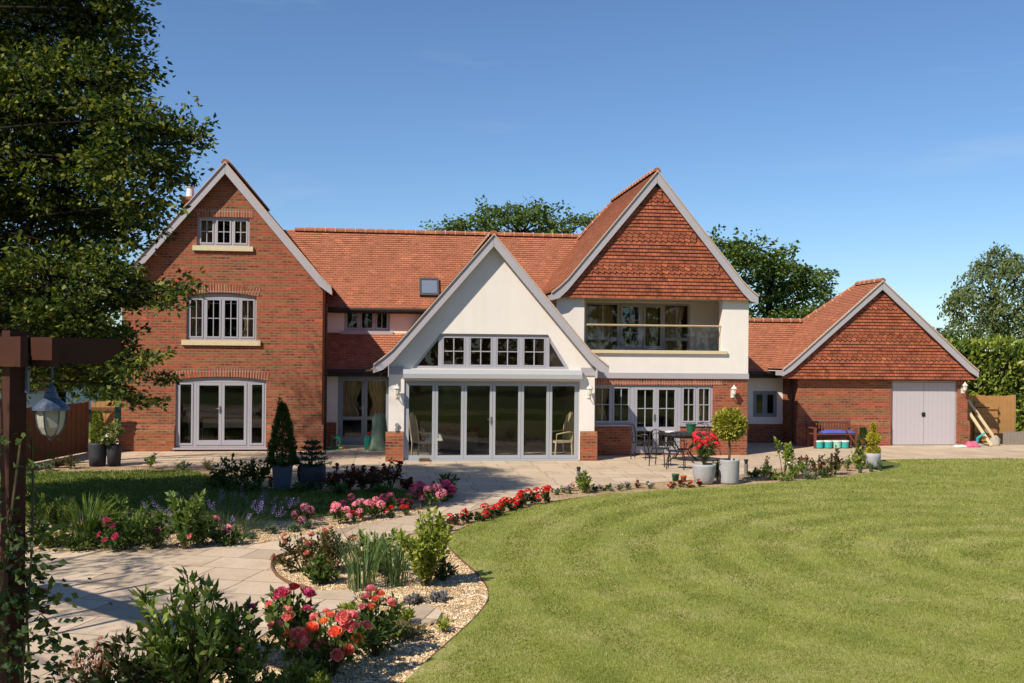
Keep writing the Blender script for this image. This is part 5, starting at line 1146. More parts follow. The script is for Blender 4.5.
o, k, r, top = pot('plant_pot', 'grey pot under the tiered golden topiary', (873, 468), [(6, 0), (6.8, 4), (7.2, 11), (7.4, 15)], GREYPOT)
topiary('tiered_topiary', 'golden topiary of two clipped balls with a spike on top', top, k, [(3.5, 6.2, 4.6), (16, 5.8, 5.6), (27, 1.4, 4)], 1, [(.42, .36, .03), (.48, .41, .04), (.32, .30, .03)], 'topiary', 2.0, 'gold', 900, .05)
o, k, r, top = pot('plant_pot', 'small dark pot under the narrow dark conifer', (863, 463), [(4, 0), (5, 5), (5.2, 9)], DARKPOT)
conifer('conifer', 'narrow dark green conifer beside the golden topiary', top, k, 12, 27, DG, 900, 'dark_conifer', 2.8, .5)
# pots by the left fence and gable
o, k, r, top = pot('plant_pot', 'tall black pot holding the golden column conifer', (97.5, 466), [(7.6, 0), (8.3, 10), (9, 21.5), (9, 23)], DARKPOT)
conifer('conifer', 'golden green column conifer in the black pot by the fence', top, k, 11, 34, [(.18, .22, .03), (.24, .27, .04), (.14, .18, .03)], 900, 'gold_conifer', 3.2, .35)
o, k, r, top = pot('plant_pot', 'black bucket pot next to the golden conifer', (114, 466), [(6, 0), (7, 14), (7.6, 19.5), (7.6, 21)], DARKPOT)
shrub('flowering_shrub', 'pale leaved shrub with white flowers in the black bucket pot', 'shrub', None, 28, 26, [(.12, .16, .04), (.18, .22, .07), (.24, .26, .1)], 'dome', 300, 12, 5, .5, .2, .3, ('flat', [WHITE], 9, 4), base=top, key='pale_pot')
o, k, r, top = pot('square_planter', 'tall tapered blue grey square planter under the cone tree', (282, 489), [(11.0, 0), (14.6, 25)], BLUEPOT, 'planter', 4, math.pi / 4 + .12)
conifer('conifer', 'dense dark cone shaped conifer with a crooked tip in the tall planter', top, k, 29, 62, DG, 6500, 'cone_conifer', 3.0, .62, topknot=True)
o, k, r, top = pot('round_planter', 'wide rounded charcoal planter holding the little spruce', (311.5, 488.5), [(11, 0), (13, 5), (14.3, 14), (14, 22), (13.2, 23)], DARKPOT, 'planter')
conifer('conifer', 'little tiered spruce growing in the wide charcoal planter', top, k, 36, 32, [(.03, .05, .03), (.05, .075, .045), (.07, .09, .05)], 1500, 'spruce', 3.2, tiers=5)
# short bollard lights
for u, v, h_, t in ((578.5, 482, 15, 'short metal bollard light behind the round green bush'), (746, 475.5, 16, 'short metal bollard light right of the grey cylinder pot'), (765.5, 473, 10, 'lowest rust coloured bollard behind the dark dome bush'), (831.5, 474.5, 21, 'thin dark stake beside the tall rose')):
    p = G(u, v); k = depth(p) / F; o = empty('bollard_light' if 'bollard' in t else 'plant_stake', t, 'bollard light' if 'bollard' in t else 'stake', (p.x, p.y, .003))
    rr_ = (2.0 if 'metal' in t else 1.1) * k; bm = bmesh.new(); lathe(bm, [(rr_ * 1.5, 0), (rr_ * 1.5, .02), (rr_, .025), (rr_, h_ * k * .72)], 12)
    part('post', bm, plain('brushed_bollard_steel', (.30, .27, .26), .4, .5, .1, 6, .6) if 'metal' in t else plain('rusty_stake', (.10, .05, .035), .8), o)
    bm = bmesh.new(); lathe(bm, [(rr_ * .8, h_ * k * .721), (rr_ * .8, h_ * k * .86), (rr_ * 1.05, h_ * k * .861), (rr_ * 1.05, h_ * k)], 12); part('cap', bm, BLACKIRON, o)
# ================================================================ TREES AND HEDGES
BARK = plain('dark_tree_bark', (.02, .016, .012), .95, .1, .35, 12)
def limb_pts(a, b, rng, sag=.12, n=6):
    a, b = Vector(a), Vector(b); L = (b - a).length; o = Vector(rng.normal(0, .06 * L, 3)); out = []
    for i in range(n + 1):
        t = i / n; p = a.lerp(b, t) + o * math.sin(math.pi * t) + Vector((0, 0, sag * L * math.sin(math.pi * t))); out.append(p)
    return out
def tree(name, label, cat, base, blobs, cols, leafL, trunk_r, fork, seed, spray=.4, per=34, dens=1.0, wid=.55, group=None, trans=.3, flat=.4, droop=0, key=None, limbs=True, top=None):
    """blobs: (x, y, z, rx, ry, rz, number of sprays) in metres relative to the base; each spray is a loose flat cluster of leaves on a twig"""
    rng = np.random.default_rng(seed); root = empty(name, label, cat, base, group); Q = []; bm = bmesh.new()
    bl = blobs; fk = Vector(fork)
    tube(bm, limb_pts((0, 0, -.3), fk, rng, 0, 5), [trunk_r * 1.35, trunk_r * 1.05, trunk_r, trunk_r * .95, trunk_r * .9, trunk_r * .85], 10)
    if top: tube(bm, limb_pts(fk, top, rng, 0, 6), [trunk_r * .85 * (1 - .14 * i) for i in range(7)], 8)
    for (x, y, z, rx, ry, rz, ns) in bl:
        c = np.array([x, y, z])
        if limbs:
            st = fk if not top else fk.lerp(Vector(top), min(.95, max(0, (z - fk.z - .25 * math.hypot(x - fk.x, y - fk.y)) / max(.1, top[2] - fk.z))))
            pts = limb_pts(st, c, rng, .06); r0 = trunk_r * .2
            tube(bm, pts, [r0 * (1 - .13 * i) for i in range(7)], 5)
        ns = max(2, int(ns * dens)); d = unit(rng.normal(size=(ns, 3))); r = .35 + .65 * rng.random((ns, 1)) ** .5
        S = c + d * r * np.array([rx, ry, rz])
        if limbs:
            for s in S[::3]: tube(bm, limb_pts(c, s, rng, .05, 3), [trunk_r * .06, trunk_r * .05, trunk_r * .035, trunk_r * .02], 3, cap=False)
        for s, dd in zip(S, d):
            out = np.array([dd[0], dd[1], dd[2] * .3 - droop]); out /= np.linalg.norm(out) + 1e-6
            side = np.cross(out, [0, 0, 1]); side /= np.linalg.norm(side) + 1e-6; upv = np.cross(side, out)
            sz = spray * rng.uniform(.7, 1.3); q = np.clip(rng.normal(size=(per, 3)), -1.5, 1.5); P = s + (q[:, :1] * out * sz * .6 + q[:, 1:2] * side * sz * .45 + q[:, 2:3] * upv * sz * flat * .4)
            D = out * .7 + q[:, 1:2] * side * .5 + rng.normal(size=(per, 3)) * .45 - np.array([0, 0, .15 + droop]); Q.append(leaves(P, D, leafL * rng.uniform(.6, 1.25, per), wid, rng))
    link('crown', np_mesh('crown', np.concatenate(Q), leafmat('leaf_' + (key or name), cols, trans, .55, .2)), root)
    part('trunk', bm, BARK, root, smooth=True); return root
def pxblobs(base, lst, t0, tj, rng, dens=1.0, depthk=1.0):
    out = []
    for b in lst:
        u, v, rx, rz = b[:4]; t = t0 + rng.uniform(-tj, tj); k = t / F; p = Pt(u, v, t) - base
        out.append((p.x, p.y, p.z, rx * k, max(rx, rz) * k * depthk, rz * k, max(3, int(rx * rz / 62 * dens * (b[4] if len(b) > 4 else 1)))))
    return out
rng = np.random.default_rng(77)
base = Vector((-10.2, 15.8, 0))
big = [(40, 30, 70, 40), (95, 22, 45, 34), (122, 14, 22, 18), (20, 110, 60, 50), (85, 85, 55, 38), (118, 72, 32, 24), (70, 140, 60, 36), (132, 118, 40, 22), (176, 128, 26, 15, .8), (190, 133, 14, 8, .8), (150, 140, 34, 18), (60, 190, 80, 40), (125, 165, 44, 24), (165, 168, 24, 15), (182, 180, 10, 6, .8), (30, 240, 70, 45), (95, 215, 52, 30), (135, 205, 32, 17), (160, 226, 14, 8, .8),
       (55, 290, 76, 42), (112, 262, 34, 20), (120, 296, 40, 16), (158, 288, 26, 9), (183, 290, 10, 6, .8), (160, 304, 14, 6, .8), (20, 335, 55, 40), (74, 338, 46, 26), (112, 346, 26, 18), (138, 364, 24, 14), (158, 380, 12, 9, .8), (118, 384, 24, 14, .8), (140, 404, 8, 5, .7), (78, 374, 36, 14), (30, 372, 44, 12),
       (-60, 60, 90, 70), (-90, 170, 90, 70), (-80, 280, 90, 60), (-180, 120, 80, 80), (-190, 250, 80, 70), (-10, -60, 90, 60), (70, -30, 60, 34), (-110, -60, 90, 70), (-20, -130, 80, 50), (-110, 350, 70, 40), (-80, -140, 90, 50), (-160, -80, 90, 60), (-230, 0, 80, 80), (-300, 90, 90, 60), (-320, 180, 90, 60), (-270, 40, 80, 50), (-250, 200, 80, 50)]
tree('broadleaf_tree', 'large dark broadleaf tree spreading over the left side of the garden', 'tree', base, pxblobs(base, big, 15.3, 1.1, rng, 2.7), [(.022, .04, .009), (.032, .058, .012), (.055, .085, .016), (.13, .16, .03), (.24, .24, .05), (.03, .05, .012)], .10, .24, (0, 0, 2.1), 11, .30, 36, trans=.3, top=(.9, -.3, 8.6), key='broadleaf')
# a second tree whose crown only shows as the denser, browner top left corner
base2 = Vector((-12.5, 21.5, 0)); rng = np.random.default_rng(5)
tree('pine_tree', 'tall bluish pine rising behind the broadleaf tree in the top left corner', 'tree', base2, pxblobs(base2, [(10, 20, 60, 30), (50, 6, 40, 22), (20, 70, 60, 30), (-40, 40, 60, 50), (10, -40, 60, 40), (-30, 120, 60, 40), (20, 170, 50, 30), (-40, 220, 60, 40)], 21, 1, rng, 2.2), [(.03, .05, .025), (.05, .07, .035), (.07, .075, .04)], .17, .25, (0, 0, 4), 12, .4, 40, wid=.14, key='pine', top=(0, 0, 10.5))
def bgtree(label, base, lst, t0, seed, cols, leafL=.2, spray=.6, per=34, dens=4.2, group=None, tr=.35, fork=3.5, droop=0, key=None, wid=.6, tj=2.0, name='oak_tree', **kw):
    r_ = np.random.default_rng(seed); b = Vector((base[0], base[1], 0)); bl_ = pxblobs(b, lst, t0, tj, r_, dens); zt = max(x[2] for x in bl_) * .93
    return tree(name, label, 'tree', b, bl_, cols, leafL, tr, (0, 0, fork), seed, spray, per, group=group, key=key, droop=droop, wid=wid, top=(0, 0, zt), **kw)
OAK = [(.055, .095, .02), (.085, .135, .028), (.125, .18, .036), (.18, .225, .055), (.035, .06, .015)]
p = Pt(520, 356, 48)
bgtree('oak crown showing above the ridge left of the tile hung gable', p, [(445, 229, 22, 5), (466, 224, 14, 9), (488, 220, 20, 14), (510, 214, 22, 13), (530, 216, 24, 12), (552, 220, 20, 14), (575, 219, 16, 10), (590, 222, 12, 7), (505, 240, 60, 16), (560, 242, 44, 16), (520, 270, 70, 24)], 48, 21, OAK, key='oak')
p = Pt(775, 356, 46)
bgtree('round dark oak standing behind the roof between kitchen wing and garage', p, [(722, 252, 16, 16), (745, 252, 24, 16), (768, 262, 26, 16), (792, 270, 24, 16), (808, 282, 22, 18), (822, 296, 14, 14), (745, 280, 34, 26), (780, 298, 40, 24), (812, 312, 22, 16), (750, 316, 44, 20), (712, 240, 8, 6), (790, 330, 50, 16)], 46, 22, OAK, key='oak')
p = Pt(1005, 356, 52)
BIR = [(.08, .115, .04), (.115, .15, .055), (.15, .185, .07), (.20, .22, .10)]
bgtree('tall grey green birch with hanging branches above the hedge', p, [(1000, 262, 22, 14), (985, 275, 18, 14), (1015, 280, 26, 20), (966, 290, 16, 12), (960, 308, 14, 16), (985, 305, 24, 22), (1012, 315, 30, 24), (970, 326, 20, 14), (998, 335, 34, 16), (1035, 300, 24, 36), (1050, 330, 24, 30), (1002, 252, 8, 5), (956, 296, 9, 8), (994, 250, 5, 5), (1012, 258, 6, 5), (978, 266, 7, 6), (950, 300, 5, 10), (953, 318, 6, 9), (1018, 266, 8, 8)], 52, 23, BIR, .17, .5, 34, 4.6, droop=.7, key='birch', name='birch_tree', tr=.28)
p = Pt(945, 356, 85)
bgtree('small distant tree seen between garage roof and birch', p, [(940, 334, 9, 7), (950, 332, 7, 6), (945, 342, 14, 8)], 85, 24, [(.05, .08, .04), (.07, .1, .05)], .4, .9, 20, 3, key='far', name='distant_tree', tr=.3, fork=1.5, tj=1)
# a tree that stands left of the picture: its crown shades the pergola and dapples the path
rng = np.random.default_rng(41); sb = []
for (x, y, z, r_, n_) in ((-5.6, 3.7, 5.4, .7, 12), (-6.9, 3.0, 6.4, .8, 12), (-7.4, 10.2, 5.2, 1.0, 7), (-8.2, 11.4, 5.6, 1.1, 9), (-9.0, 9.4, 6.6, 1.2, 9), (-8.8, 12.4, 6.2, 1.1, 12), (-9.6, 11.0, 7.4, 1.3, 12), (-10.4, 7.4, 7.2, 1.4, 12), (-8.4, 6.2, 7.0, 1.2, 9), (-10.5, 13.2, 6.6, 1.2, 12), (-7.0, 8.6, 4.6, .8, 5)):
    sb.append((x + 10.3, y - 8.4, z, r_, r_, r_ * .6, n_))
tree('broadleaf_tree', 'second broadleaf tree just outside the left edge shading the pergola', 'tree', Vector((-10.3, 8.4, 0)), sb, [(.035, .06, .012), (.05, .085, .016), (.075, .115, .02)], .11, .2, (0, 0, 2.4), 42, .5, 42, key='broadleaf', top=(.2, 0, 7.2))
# trees and hedge beyond the left fence
p = Pt(55, 356, 40)
bgtree('dark tree beyond the left fence behind the white neighbouring wall', p, [(20, 330, 40, 30), (70, 325, 40, 30), (110, 345, 26, 24), (45, 300, 50, 30), (95, 380, 24, 22), (60, 365, 30, 24), (-20, 320, 50, 50)], 40, 25, OAK, key='oak', tj=1.2)
def hedge(name, label, x0, x1, y0, y1, z0, z1, cols, n, seed, leafL, key):
    r_ = np.random.default_rng(seed); cx, cy = (x0 + x1) / 2, (y0 + y1) / 2; root = empty(name, label, 'hedge', (cx, cy, 0)); hx, hy = (x1 - x0) / 2, (y1 - y0) / 2
    m_ = n; f = r_.random(m_); P = np.zeros((m_, 3)); Nn = np.zeros((m_, 3)); a, b = r_.uniform(-1, 1, m_), r_.random(m_)
    fr = f < .55; tp = (f >= .55) & (f < .8); lf = f >= .8
    P[fr] = np.stack([a[fr] * hx, np.full(fr.sum(), -hy), z0 + b[fr] * (z1 - z0)], 1); Nn[fr] = (0, -1, .3)
    P[tp] = np.stack([a[tp] * hx, (b[tp] * 2 - 1) * hy, np.full(tp.sum(), z1)], 1); Nn[tp] = (0, -.2, 1)
    P[lf] = np.stack([np.where(a[lf] > 0, hx, -hx), (2 * r_.random(lf.sum()) - 1) * hy, z0 + b[lf] * (z1 - z0)], 1); Nn[lf] = np.stack([np.sign(a[lf]), np.zeros(lf.sum()), np.full(lf.sum(), .3)], 1)
    bump = (np.sin(P[:, 0] * 3.1 + P[:, 2] * 2.3) + np.sin(P[:, 0] * 7 - P[:, 2] * 5.2 + P[:, 1] * 3) * .6) * .10
    P += Nn * (bump + r_.uniform(-.28, .06, m_))[:, None]
    Q = leaves(P, Nn * .6 + r_.normal(size=(m_, 3)) * .55 + np.array([0, 0, .35]), leafL * r_.uniform(.6, 1.2, m_), .42, r_)
    link('foliage', np_mesh('foliage', Q, leafmat('leaf_' + key, cols, .25, .4, .4)), root)
    bm = bmesh.new()
    for k in range(int((x1 - x0) / .25)):                     # the dense twigs inside
        x = -hx + .15 + k * .25
        for yy in (-.4, .1, .5):
            tube(bm, [(x, yy * hy, 0), (x + r_.normal(0, .08), yy * hy, z1 * .5), (x + r_.normal(0, .15), yy * hy, z1 * .97)], [.05, .04, .012], 4)
    bx(bm, -hx + .3, hx - .3, -hy + .3, hy - .1, max(.0, z0 * .5), z1 - .3)  # solid dark core added inside so no light shows through
    part('twigs', bm, plain('dark_twigs_and_core', (.02, .026, .012), .95, .1, .3, 9), root); return root
LAUR = [(.07, .12, .015), (.12, .18, .022), (.18, .24, .03), (.26, .31, .05), (.34, .35, .08)]
a = Wp(955, 341, 33.0)
hedge('laurel_hedge', 'tall glossy laurel hedge behind the wooden fence on the right', a.x - .6, a.x + 12, 32.4, 34.2, .2, a.z - .05, LAUR, 15000, 31, .21, 'laurel')

# the wood that closes the garden behind the camera (seen only as reflections in the glass)
rng = np.random.default_rng(61); Q = []; bm = bmesh.new()
for k in range(16):
    x, y, h = -42 + k * 5.6 + rng.uniform(-1, 1), -24 + rng.uniform(-4, 3), rng.uniform(8, 13)
    tube(bm, limb_pts((x, y, -.2), (x, y, h * .8), rng, 0), [.3 * (1 - .13 * i) for i in range(7)], 6)
    d = unit(rng.normal(size=(700, 3))); P = np.array([x, y, h * .55]) + d * np.array([3.2, 3.0, h * .48]) * (.55 + .45 * rng.random((700, 1)) ** .5); Q.append(leaves(P, d + rng.normal(0, .6, (700, 3)), rng.uniform(.5, 1.0, 700), .7, rng))
o = link('woodland', np_mesh('woodland', np.concatenate(Q), leafmat('leaf_oak', OAK, .3))); o['kind'] = 'stuff'; o['label'] = 'dense leafy wood closing the far end of the garden'; o['category'] = 'wood'
o2 = part('trunk', bm, BARK, o)
# ================================================================ FENCES AND THE NEIGHBOUR
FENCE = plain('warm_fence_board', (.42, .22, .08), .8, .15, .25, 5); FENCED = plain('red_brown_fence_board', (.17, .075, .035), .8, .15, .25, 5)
def fence_run(bm, a, b, h, w_=.13, rng_=random.Random(4)):
    a, b = Vector(a), Vector(b); L = (b - a).length; n = int(L / w_); d = (b - a) / n; s = Vector((-d.y, d.x, 0)).normalized()
    for k in range(n):
        p = a + d * (k + .5); hh = h + rng_.uniform(-.015, .015); c = p + s * (.006 * (k % 2))
        bar(bm, c, c + Vector((0, 0, hh)), w_ * .97, .018, 0, s)
def fence(name, label, a, b, h, mat, post=True, rails_back=False):
    a, b = Vector(a), Vector(b); o = empty(name, label, 'fence', (a.x, a.y, 0)); L = b - a; s = Vector((-L.y, L.x, 0)).normalized()
    bm = bmesh.new(); fence_run(bm, (0, 0, .03), (L.x, L.y, .03), h); part('board_panel', bm, mat, o)
    bm = bmesh.new()
    for z in (.3, h * .55, h - .15): bar(bm, s * .04 + Vector((0, 0, z)), L + s * .04 + Vector((0, 0, z)), .04, .08)
    part('rail', bm, mat, o)
    n = max(1, round(L.length / 1.9))
    for k in range(n + 1):
        q = L * k / n + s * .05; bm = bmesh.new(); bar(bm, q, q + Vector((0, 0, h + .06)), .1, .1, 0, (1, 0, 0)); part('post', bm, mat, o)
    return o
a, b = Wp(966, 441, 31.0), Wp(1014, 441, 31.0); zt_ = Wp(1000, 396.5, 31.0).z
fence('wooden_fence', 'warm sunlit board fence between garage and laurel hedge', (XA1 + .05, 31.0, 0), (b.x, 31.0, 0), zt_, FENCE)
g0 = Wp(975, 441, 30.85)
o = empty('garden_gate', 'ledged wooden gate with black hinges in the right fence', 'gate', (g0.x, 30.9, 0)); bm = bmesh.new(); fence_run(bm, (0, 0, .06), (.82, 0, .06), zt_ - .28, .11); part('board_panel', bm, FENCE, o)
bm = bmesh.new(); [bx(bm, 0, .82, -.045, -.012, z, z + .1) for z in (.25, .85, zt_ - .42)]; part('ledge', bm, FENCE, o)
for z in (.29, zt_ - .38):
    bm = bmesh.new(); bx(bm, .02, .5, -.056, -.047, z, z + .035); part('hinge', bm, BLACKIRON, o)
# left fence and gate
LF0 = G(-30, 476); gx_ = Wp(88, 440, 28.5).x; LF1 = Vector((gx_, 28.5, 0))
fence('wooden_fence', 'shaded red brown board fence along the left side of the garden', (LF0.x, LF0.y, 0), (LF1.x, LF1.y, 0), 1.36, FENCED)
o = empty('garden_gate', 'braced wooden gate between the left fence and the brick gable', 'gate', (LF1.x + .1, 28.4, 0)); wdt = XL - LF1.x - .16; bm = bmesh.new(); fence_run(bm, (0, 0, .06), (wdt, 0, .06), 1.36, .12); part('board_panel', bm, FENCE, o)
bm = bmesh.new(); [bx(bm, 0, wdt, -.045, -.012, z, z + .1) for z in (.2, 1.15)]; part('ledge', bm, FENCED, o)
bm = bmesh.new(); bar(bm, (.05, -.03, .3), (wdt - .05, -.03, 1.15), .03, .1, 0, (0, 1, 0)); part('brace', bm, FENCED, o)
# neighbouring house glimpsed through the tree
n0 = Wp(-60, 410, 46); n1 = Wp(62, 410, 46); zt_ = Wp(20, 388, 46).z; zr = Wp(20, 330, 46).z
o = empty('neighbouring_house', 'white walled neighbouring house with red tile roof behind the left tree', 'house', (n0.x, 46, 0)); w_ = n1.x - n0.x
bm = bmesh.new(); bx(bm, 0, w_, 0, 6, 0, zt_); part('wall', bm, WHITE, o)
bm = bmesh.new(); uvl = bm.loops.layers.uv.new('UVMap'); tile_quads(bm, uvl, [((-.3, 3, zr), (w_ + .3, 3, zr), (w_ + .3, -.3, zt_ - .1), (-.3, -.3, zt_ - .1))], Vector((1, 0, 0))); tile_quads(bm, uvl, [((-.3, 3, zr), (w_ + .3, 3, zr), (w_ + .3, 6.3, zt_ - .1), (-.3, 6.3, zt_ - .1))], Vector((1, 0, 0))); part('roof', bm, TILE, o, 'keep')
bm = bmesh.new(); framing(bm, w_ * .55, w_ * .55 + 1.2, .9, 2.0, -.03, .06, .05, (w_ * .55 + .6,)); f_ = part('window', bm, PAINTW, o); bm = bmesh.new(); bx(bm, w_ * .55 + .07, w_ * .55 + 1.13, -.012, -.004, .97, 1.93); part('pane', bm, plain('dark_pane', (.03, .035, .04), .1, .5), f_)
# low timber planter at the right edge
p0 = Wp(1002, 447, 30.2); o = empty('timber_planter', 'low grey timber edged bed at the foot of the right fence', 'planter', (p0.x + .1, 30.2, 0)); bm = bmesh.new()
for k in range(24): bar(bm, (k * .12, 0, 0), (k * .12, 0, .42 + .01 * (k % 3)), .112, .05, 0, (0, 1, 0))
part('board_panel', bm, plain('weathered_timber', (.26, .22, .18), .9, .1, .2, 8), o); bm = bmesh.new(); bx(bm, 0, 2.8, .03, .62, 0, .33); part('soil', bm, SOIL, o)
p0 = Wp(999, 446, 30.0); o = bmesh.new(); lathe(o, [(.17, 0), (.18, .06), (.15, .2), (.07, .3), (.02, .33)], 9); r_ = random.Random(3)
for v_ in o.verts: v_.co += Vector((r_.uniform(-.05, .05), r_.uniform(-.05, .05), 0))
o = part('sandbag', o, plain('pale_sacking', (.38, .33, .26), .9, .1, .2, 10), smooth=True); o.location = (p0.x - .15, 30.0, .004); tag(o, 'pale lumpy sack leaning beside the low timber bed', 'sack')
# ================================================================ THE PERGOLA AND ITS LANTERN
PERG = plain('shade_darkened_pergola_timber', (.055, .02, .012), .7, .2, .3, 4)  # timber colour darkened to stand in for shade on the pergola
P0 = Vector((-2.31, 6.50, 0)); dl = Vector((-1, 1, 0)).normalized(); dr = Vector((1, 1, 0)).normalized()
pg = empty('pergola', 'shade darkened timber pergola with a rafter end reaching right', 'pergola', P0); HT = 2.86
for q, s in ((0, .105), (4.9, .12)):
    bm = bmesh.new(); c = dl * q; bar(bm, c, c + Vector((0, 0, HT + .02)), s, s, 0, dl); part('post', bm, PERG, pg)
bm = bmesh.new(); c = dl * .28 - dr * .02; bar(bm, c + Vector((0, 0, 0)), c + Vector((0, 0, HT - .2)), .07, .07, 0, dl); part('post', bm, PERG, pg)
for s in (-.095, .095):
    bm = bmesh.new(); bar(bm, dl * -.32 + dr * s + Vector((0, 0, HT - .11)), dl * 5.6 + dr * s + Vector((0, 0, HT - .11)), .045, .18); part('beam', bm, PERG, pg)
def rafter(q, e0, e1, z):
    bm = bmesh.new(); c = dl * q + Vector((0, 0, z)); t = .048 / 2; ring = [[], []]
    for i, sg in enumerate((-t, t)):
        for (e, zz) in ((e0, .085), (e1, .085), (e1, .0), (e1 - .13, -.085), (e0, -.085)): ring[i].append(bm.verts.new(c + dr * e + dl * sg + Vector((0, 0, zz))))
    bm.faces.new(ring[0]); bm.faces.new(ring[1][::-1])
    for k in range(5): bm.faces.new((ring[0][k], ring[0][(k + 1) % 5], ring[1][(k + 1) % 5], ring[1][k]))
    part('rafter', bm, PERG, pg)
rafter(.10, -2.4, .76, HT - .10)
for q in (3.5, 4.1, 4.7, 5.3): rafter(q, -2.4, .7, HT + .07)
bm = bmesh.new(); bar(bm, dl * .05 + Vector((0, 0, HT - .62)), dl * .6 + Vector((0, 0, HT - .16)), .05, .09); part('brace', bm, PERG, pg)
# lantern hanging from an iron bracket on the post
lc = Pt(51, 413, 6.15); LM = plain('blue_grey_lantern_metal', (.055, .075, .12), .45, .5, .15, 12)  # lantern metal toned down in colour for the shade it hangs in
o = empty('hanging_lantern', 'blue grey metal lantern with frosted panes hanging beside the pergola post', 'lantern', lc)
k = 6.15 / F; bm = bmesh.new()
pt = P0 - lc
tube(bm, [Vector((pt.x + .07, pt.y + .0, 42 * k)), Vector((pt.x + .1, pt.y, 44 * k)), Vector((-.06, 0, 52 * k)), Vector((0, 0, 50 * k)), Vector((.006, 0, 38 * k)), Vector((0, 0, 27 * k))], .007, 8); bx(bm, pt.x + .07, pt.x + .085, -.02 + pt.y, .02 + pt.y, 20 * k, 60 * k); part('bracket', bm, LM, o)
bm = bmesh.new(); lathe(bm, [(17.5 * k, 3 * k), (17 * k, 5.5 * k), (12 * k, 11 * k), (7 * k, 15 * k), (6 * k, 20 * k), (5 * k, 21 * k), (4.5 * k, 25 * k), (1.5 * k, 28 * k)], 16); part('lamp_cap', bm, LM, o, smooth=False)
prof_ = [(13.5, 2.9), (13.2, -5), (11.5, -14), (7.5, -21), (2, -24)]
bm = bmesh.new(); lathe(bm, [(r_ * k, z * k) for r_, z in prof_], 6, sq=.35); part('lamp_glass', bm, plain('frosted_lantern_glass', (.34, .33, .27), .35, .4, .05), o)  # pane colour carries the same shade as the metal
bm = bmesh.new()
for j in range(6):
    an = j * math.pi / 3 + .35; tube(bm, [Vector((math.cos(an) * (r_ + .3) * k, math.sin(an) * (r_ + .3) * k, z * k)) for r_, z in prof_], .0045, 5)
lathe(bm, [(2.4 * k, -24.5 * k), (2.2 * k, -26 * k), (.5 * k, -28 * k)], 8); part('lamp_frame', bm, LM, o)
# climbing rose round the post
rng = np.random.default_rng(8); o = empty('climbing_plant', 'leafy climber growing up the pergola post at the left edge', 'climber', P0); Q = []
for (z0, z1, r0, n) in ((0, 1.25, .34, 1500), (1.2, 1.75, .22, 420), (1.7, 2.3, .14, 110)):
    a = rng.uniform(0, 6.283, n); r = .06 + r0 * np.abs(rng.normal(0, .55, n)); z = rng.uniform(z0, z1, n); Pp = np.stack([np.cos(a) * r - .04, np.sin(a) * r, z], 1); Q.append(leaves(Pp, np.stack([np.cos(a), np.sin(a), -.2 + 0 * a], 1) + rng.normal(0, .5, (n, 3)), .065 * rng.uniform(.6, 1.3, n), .62, rng))
link('foliage', np_mesh('foliage', np.concatenate(Q), leafmat('leaf_climber', [(.03, .06, .018), (.05, .09, .025), (.075, .12, .03), (.1, .14, .045)], .25)), o)  # leaf colours kept dark to imitate shade around the post
bm = bmesh.new()
for j in range(4): tube(bm, [Vector((.11 * math.cos(j * 1.6 + t * 2.2), .11 * math.sin(j * 1.6 + t * 2.2), t * 2.2)) for t in np.linspace(0, 1, 12)], .008, 5)
part('stem', bm, STEM, o)
add_blooms(o, 'flat', [DKRED[0]], [np.array(Pt(44, 592, 6.3) - P0), np.array(Pt(42, 598, 6.3) - P0), np.array(Pt(43, 613, 6.3) - P0)], .035, rng)

# ================================================================ TERRACE FURNITURE
pt_ = G(683, 461); tx, ty = pt_.x, pt_.y
o = empty('patio_table', 'round black iron patio table on the terrace before the kitchen doors', 'table', (tx, ty, .004), rz=.3)
bm = bmesh.new(); lathe(bm, [(.66, .70), (.68, .715), (.68, .735), (.66, .74)], 32)
part('tabletop', bm, BLACKIRON, o)
bm = bmesh.new(); lathe(bm, [(.5, .64), (.52, .64), (.52, .695), (.5, .695)], 24, cap=False); part('apron', bm, BLACKIRON, o)
for j in range(4):
    an = j * math.pi / 2; c_, s_ = math.cos(an), math.sin(an); bm = bmesh.new()
    tube(bm, [(c_ * r_, s_ * r_, z) for r_, z in ((.5, .7), (.44, .5), (.26, .34), (.2, .22), (.34, .08), (.46, .0), (.5, .015))], .019, 6); part('leg', bm, BLACKIRON, o)
bm = bmesh.new(); lathe(bm, [(.14, .3), (.15, .3), (.15, .325), (.14, .325)], 16, cap=False); part('stretcher', bm, BLACKIRON, o)
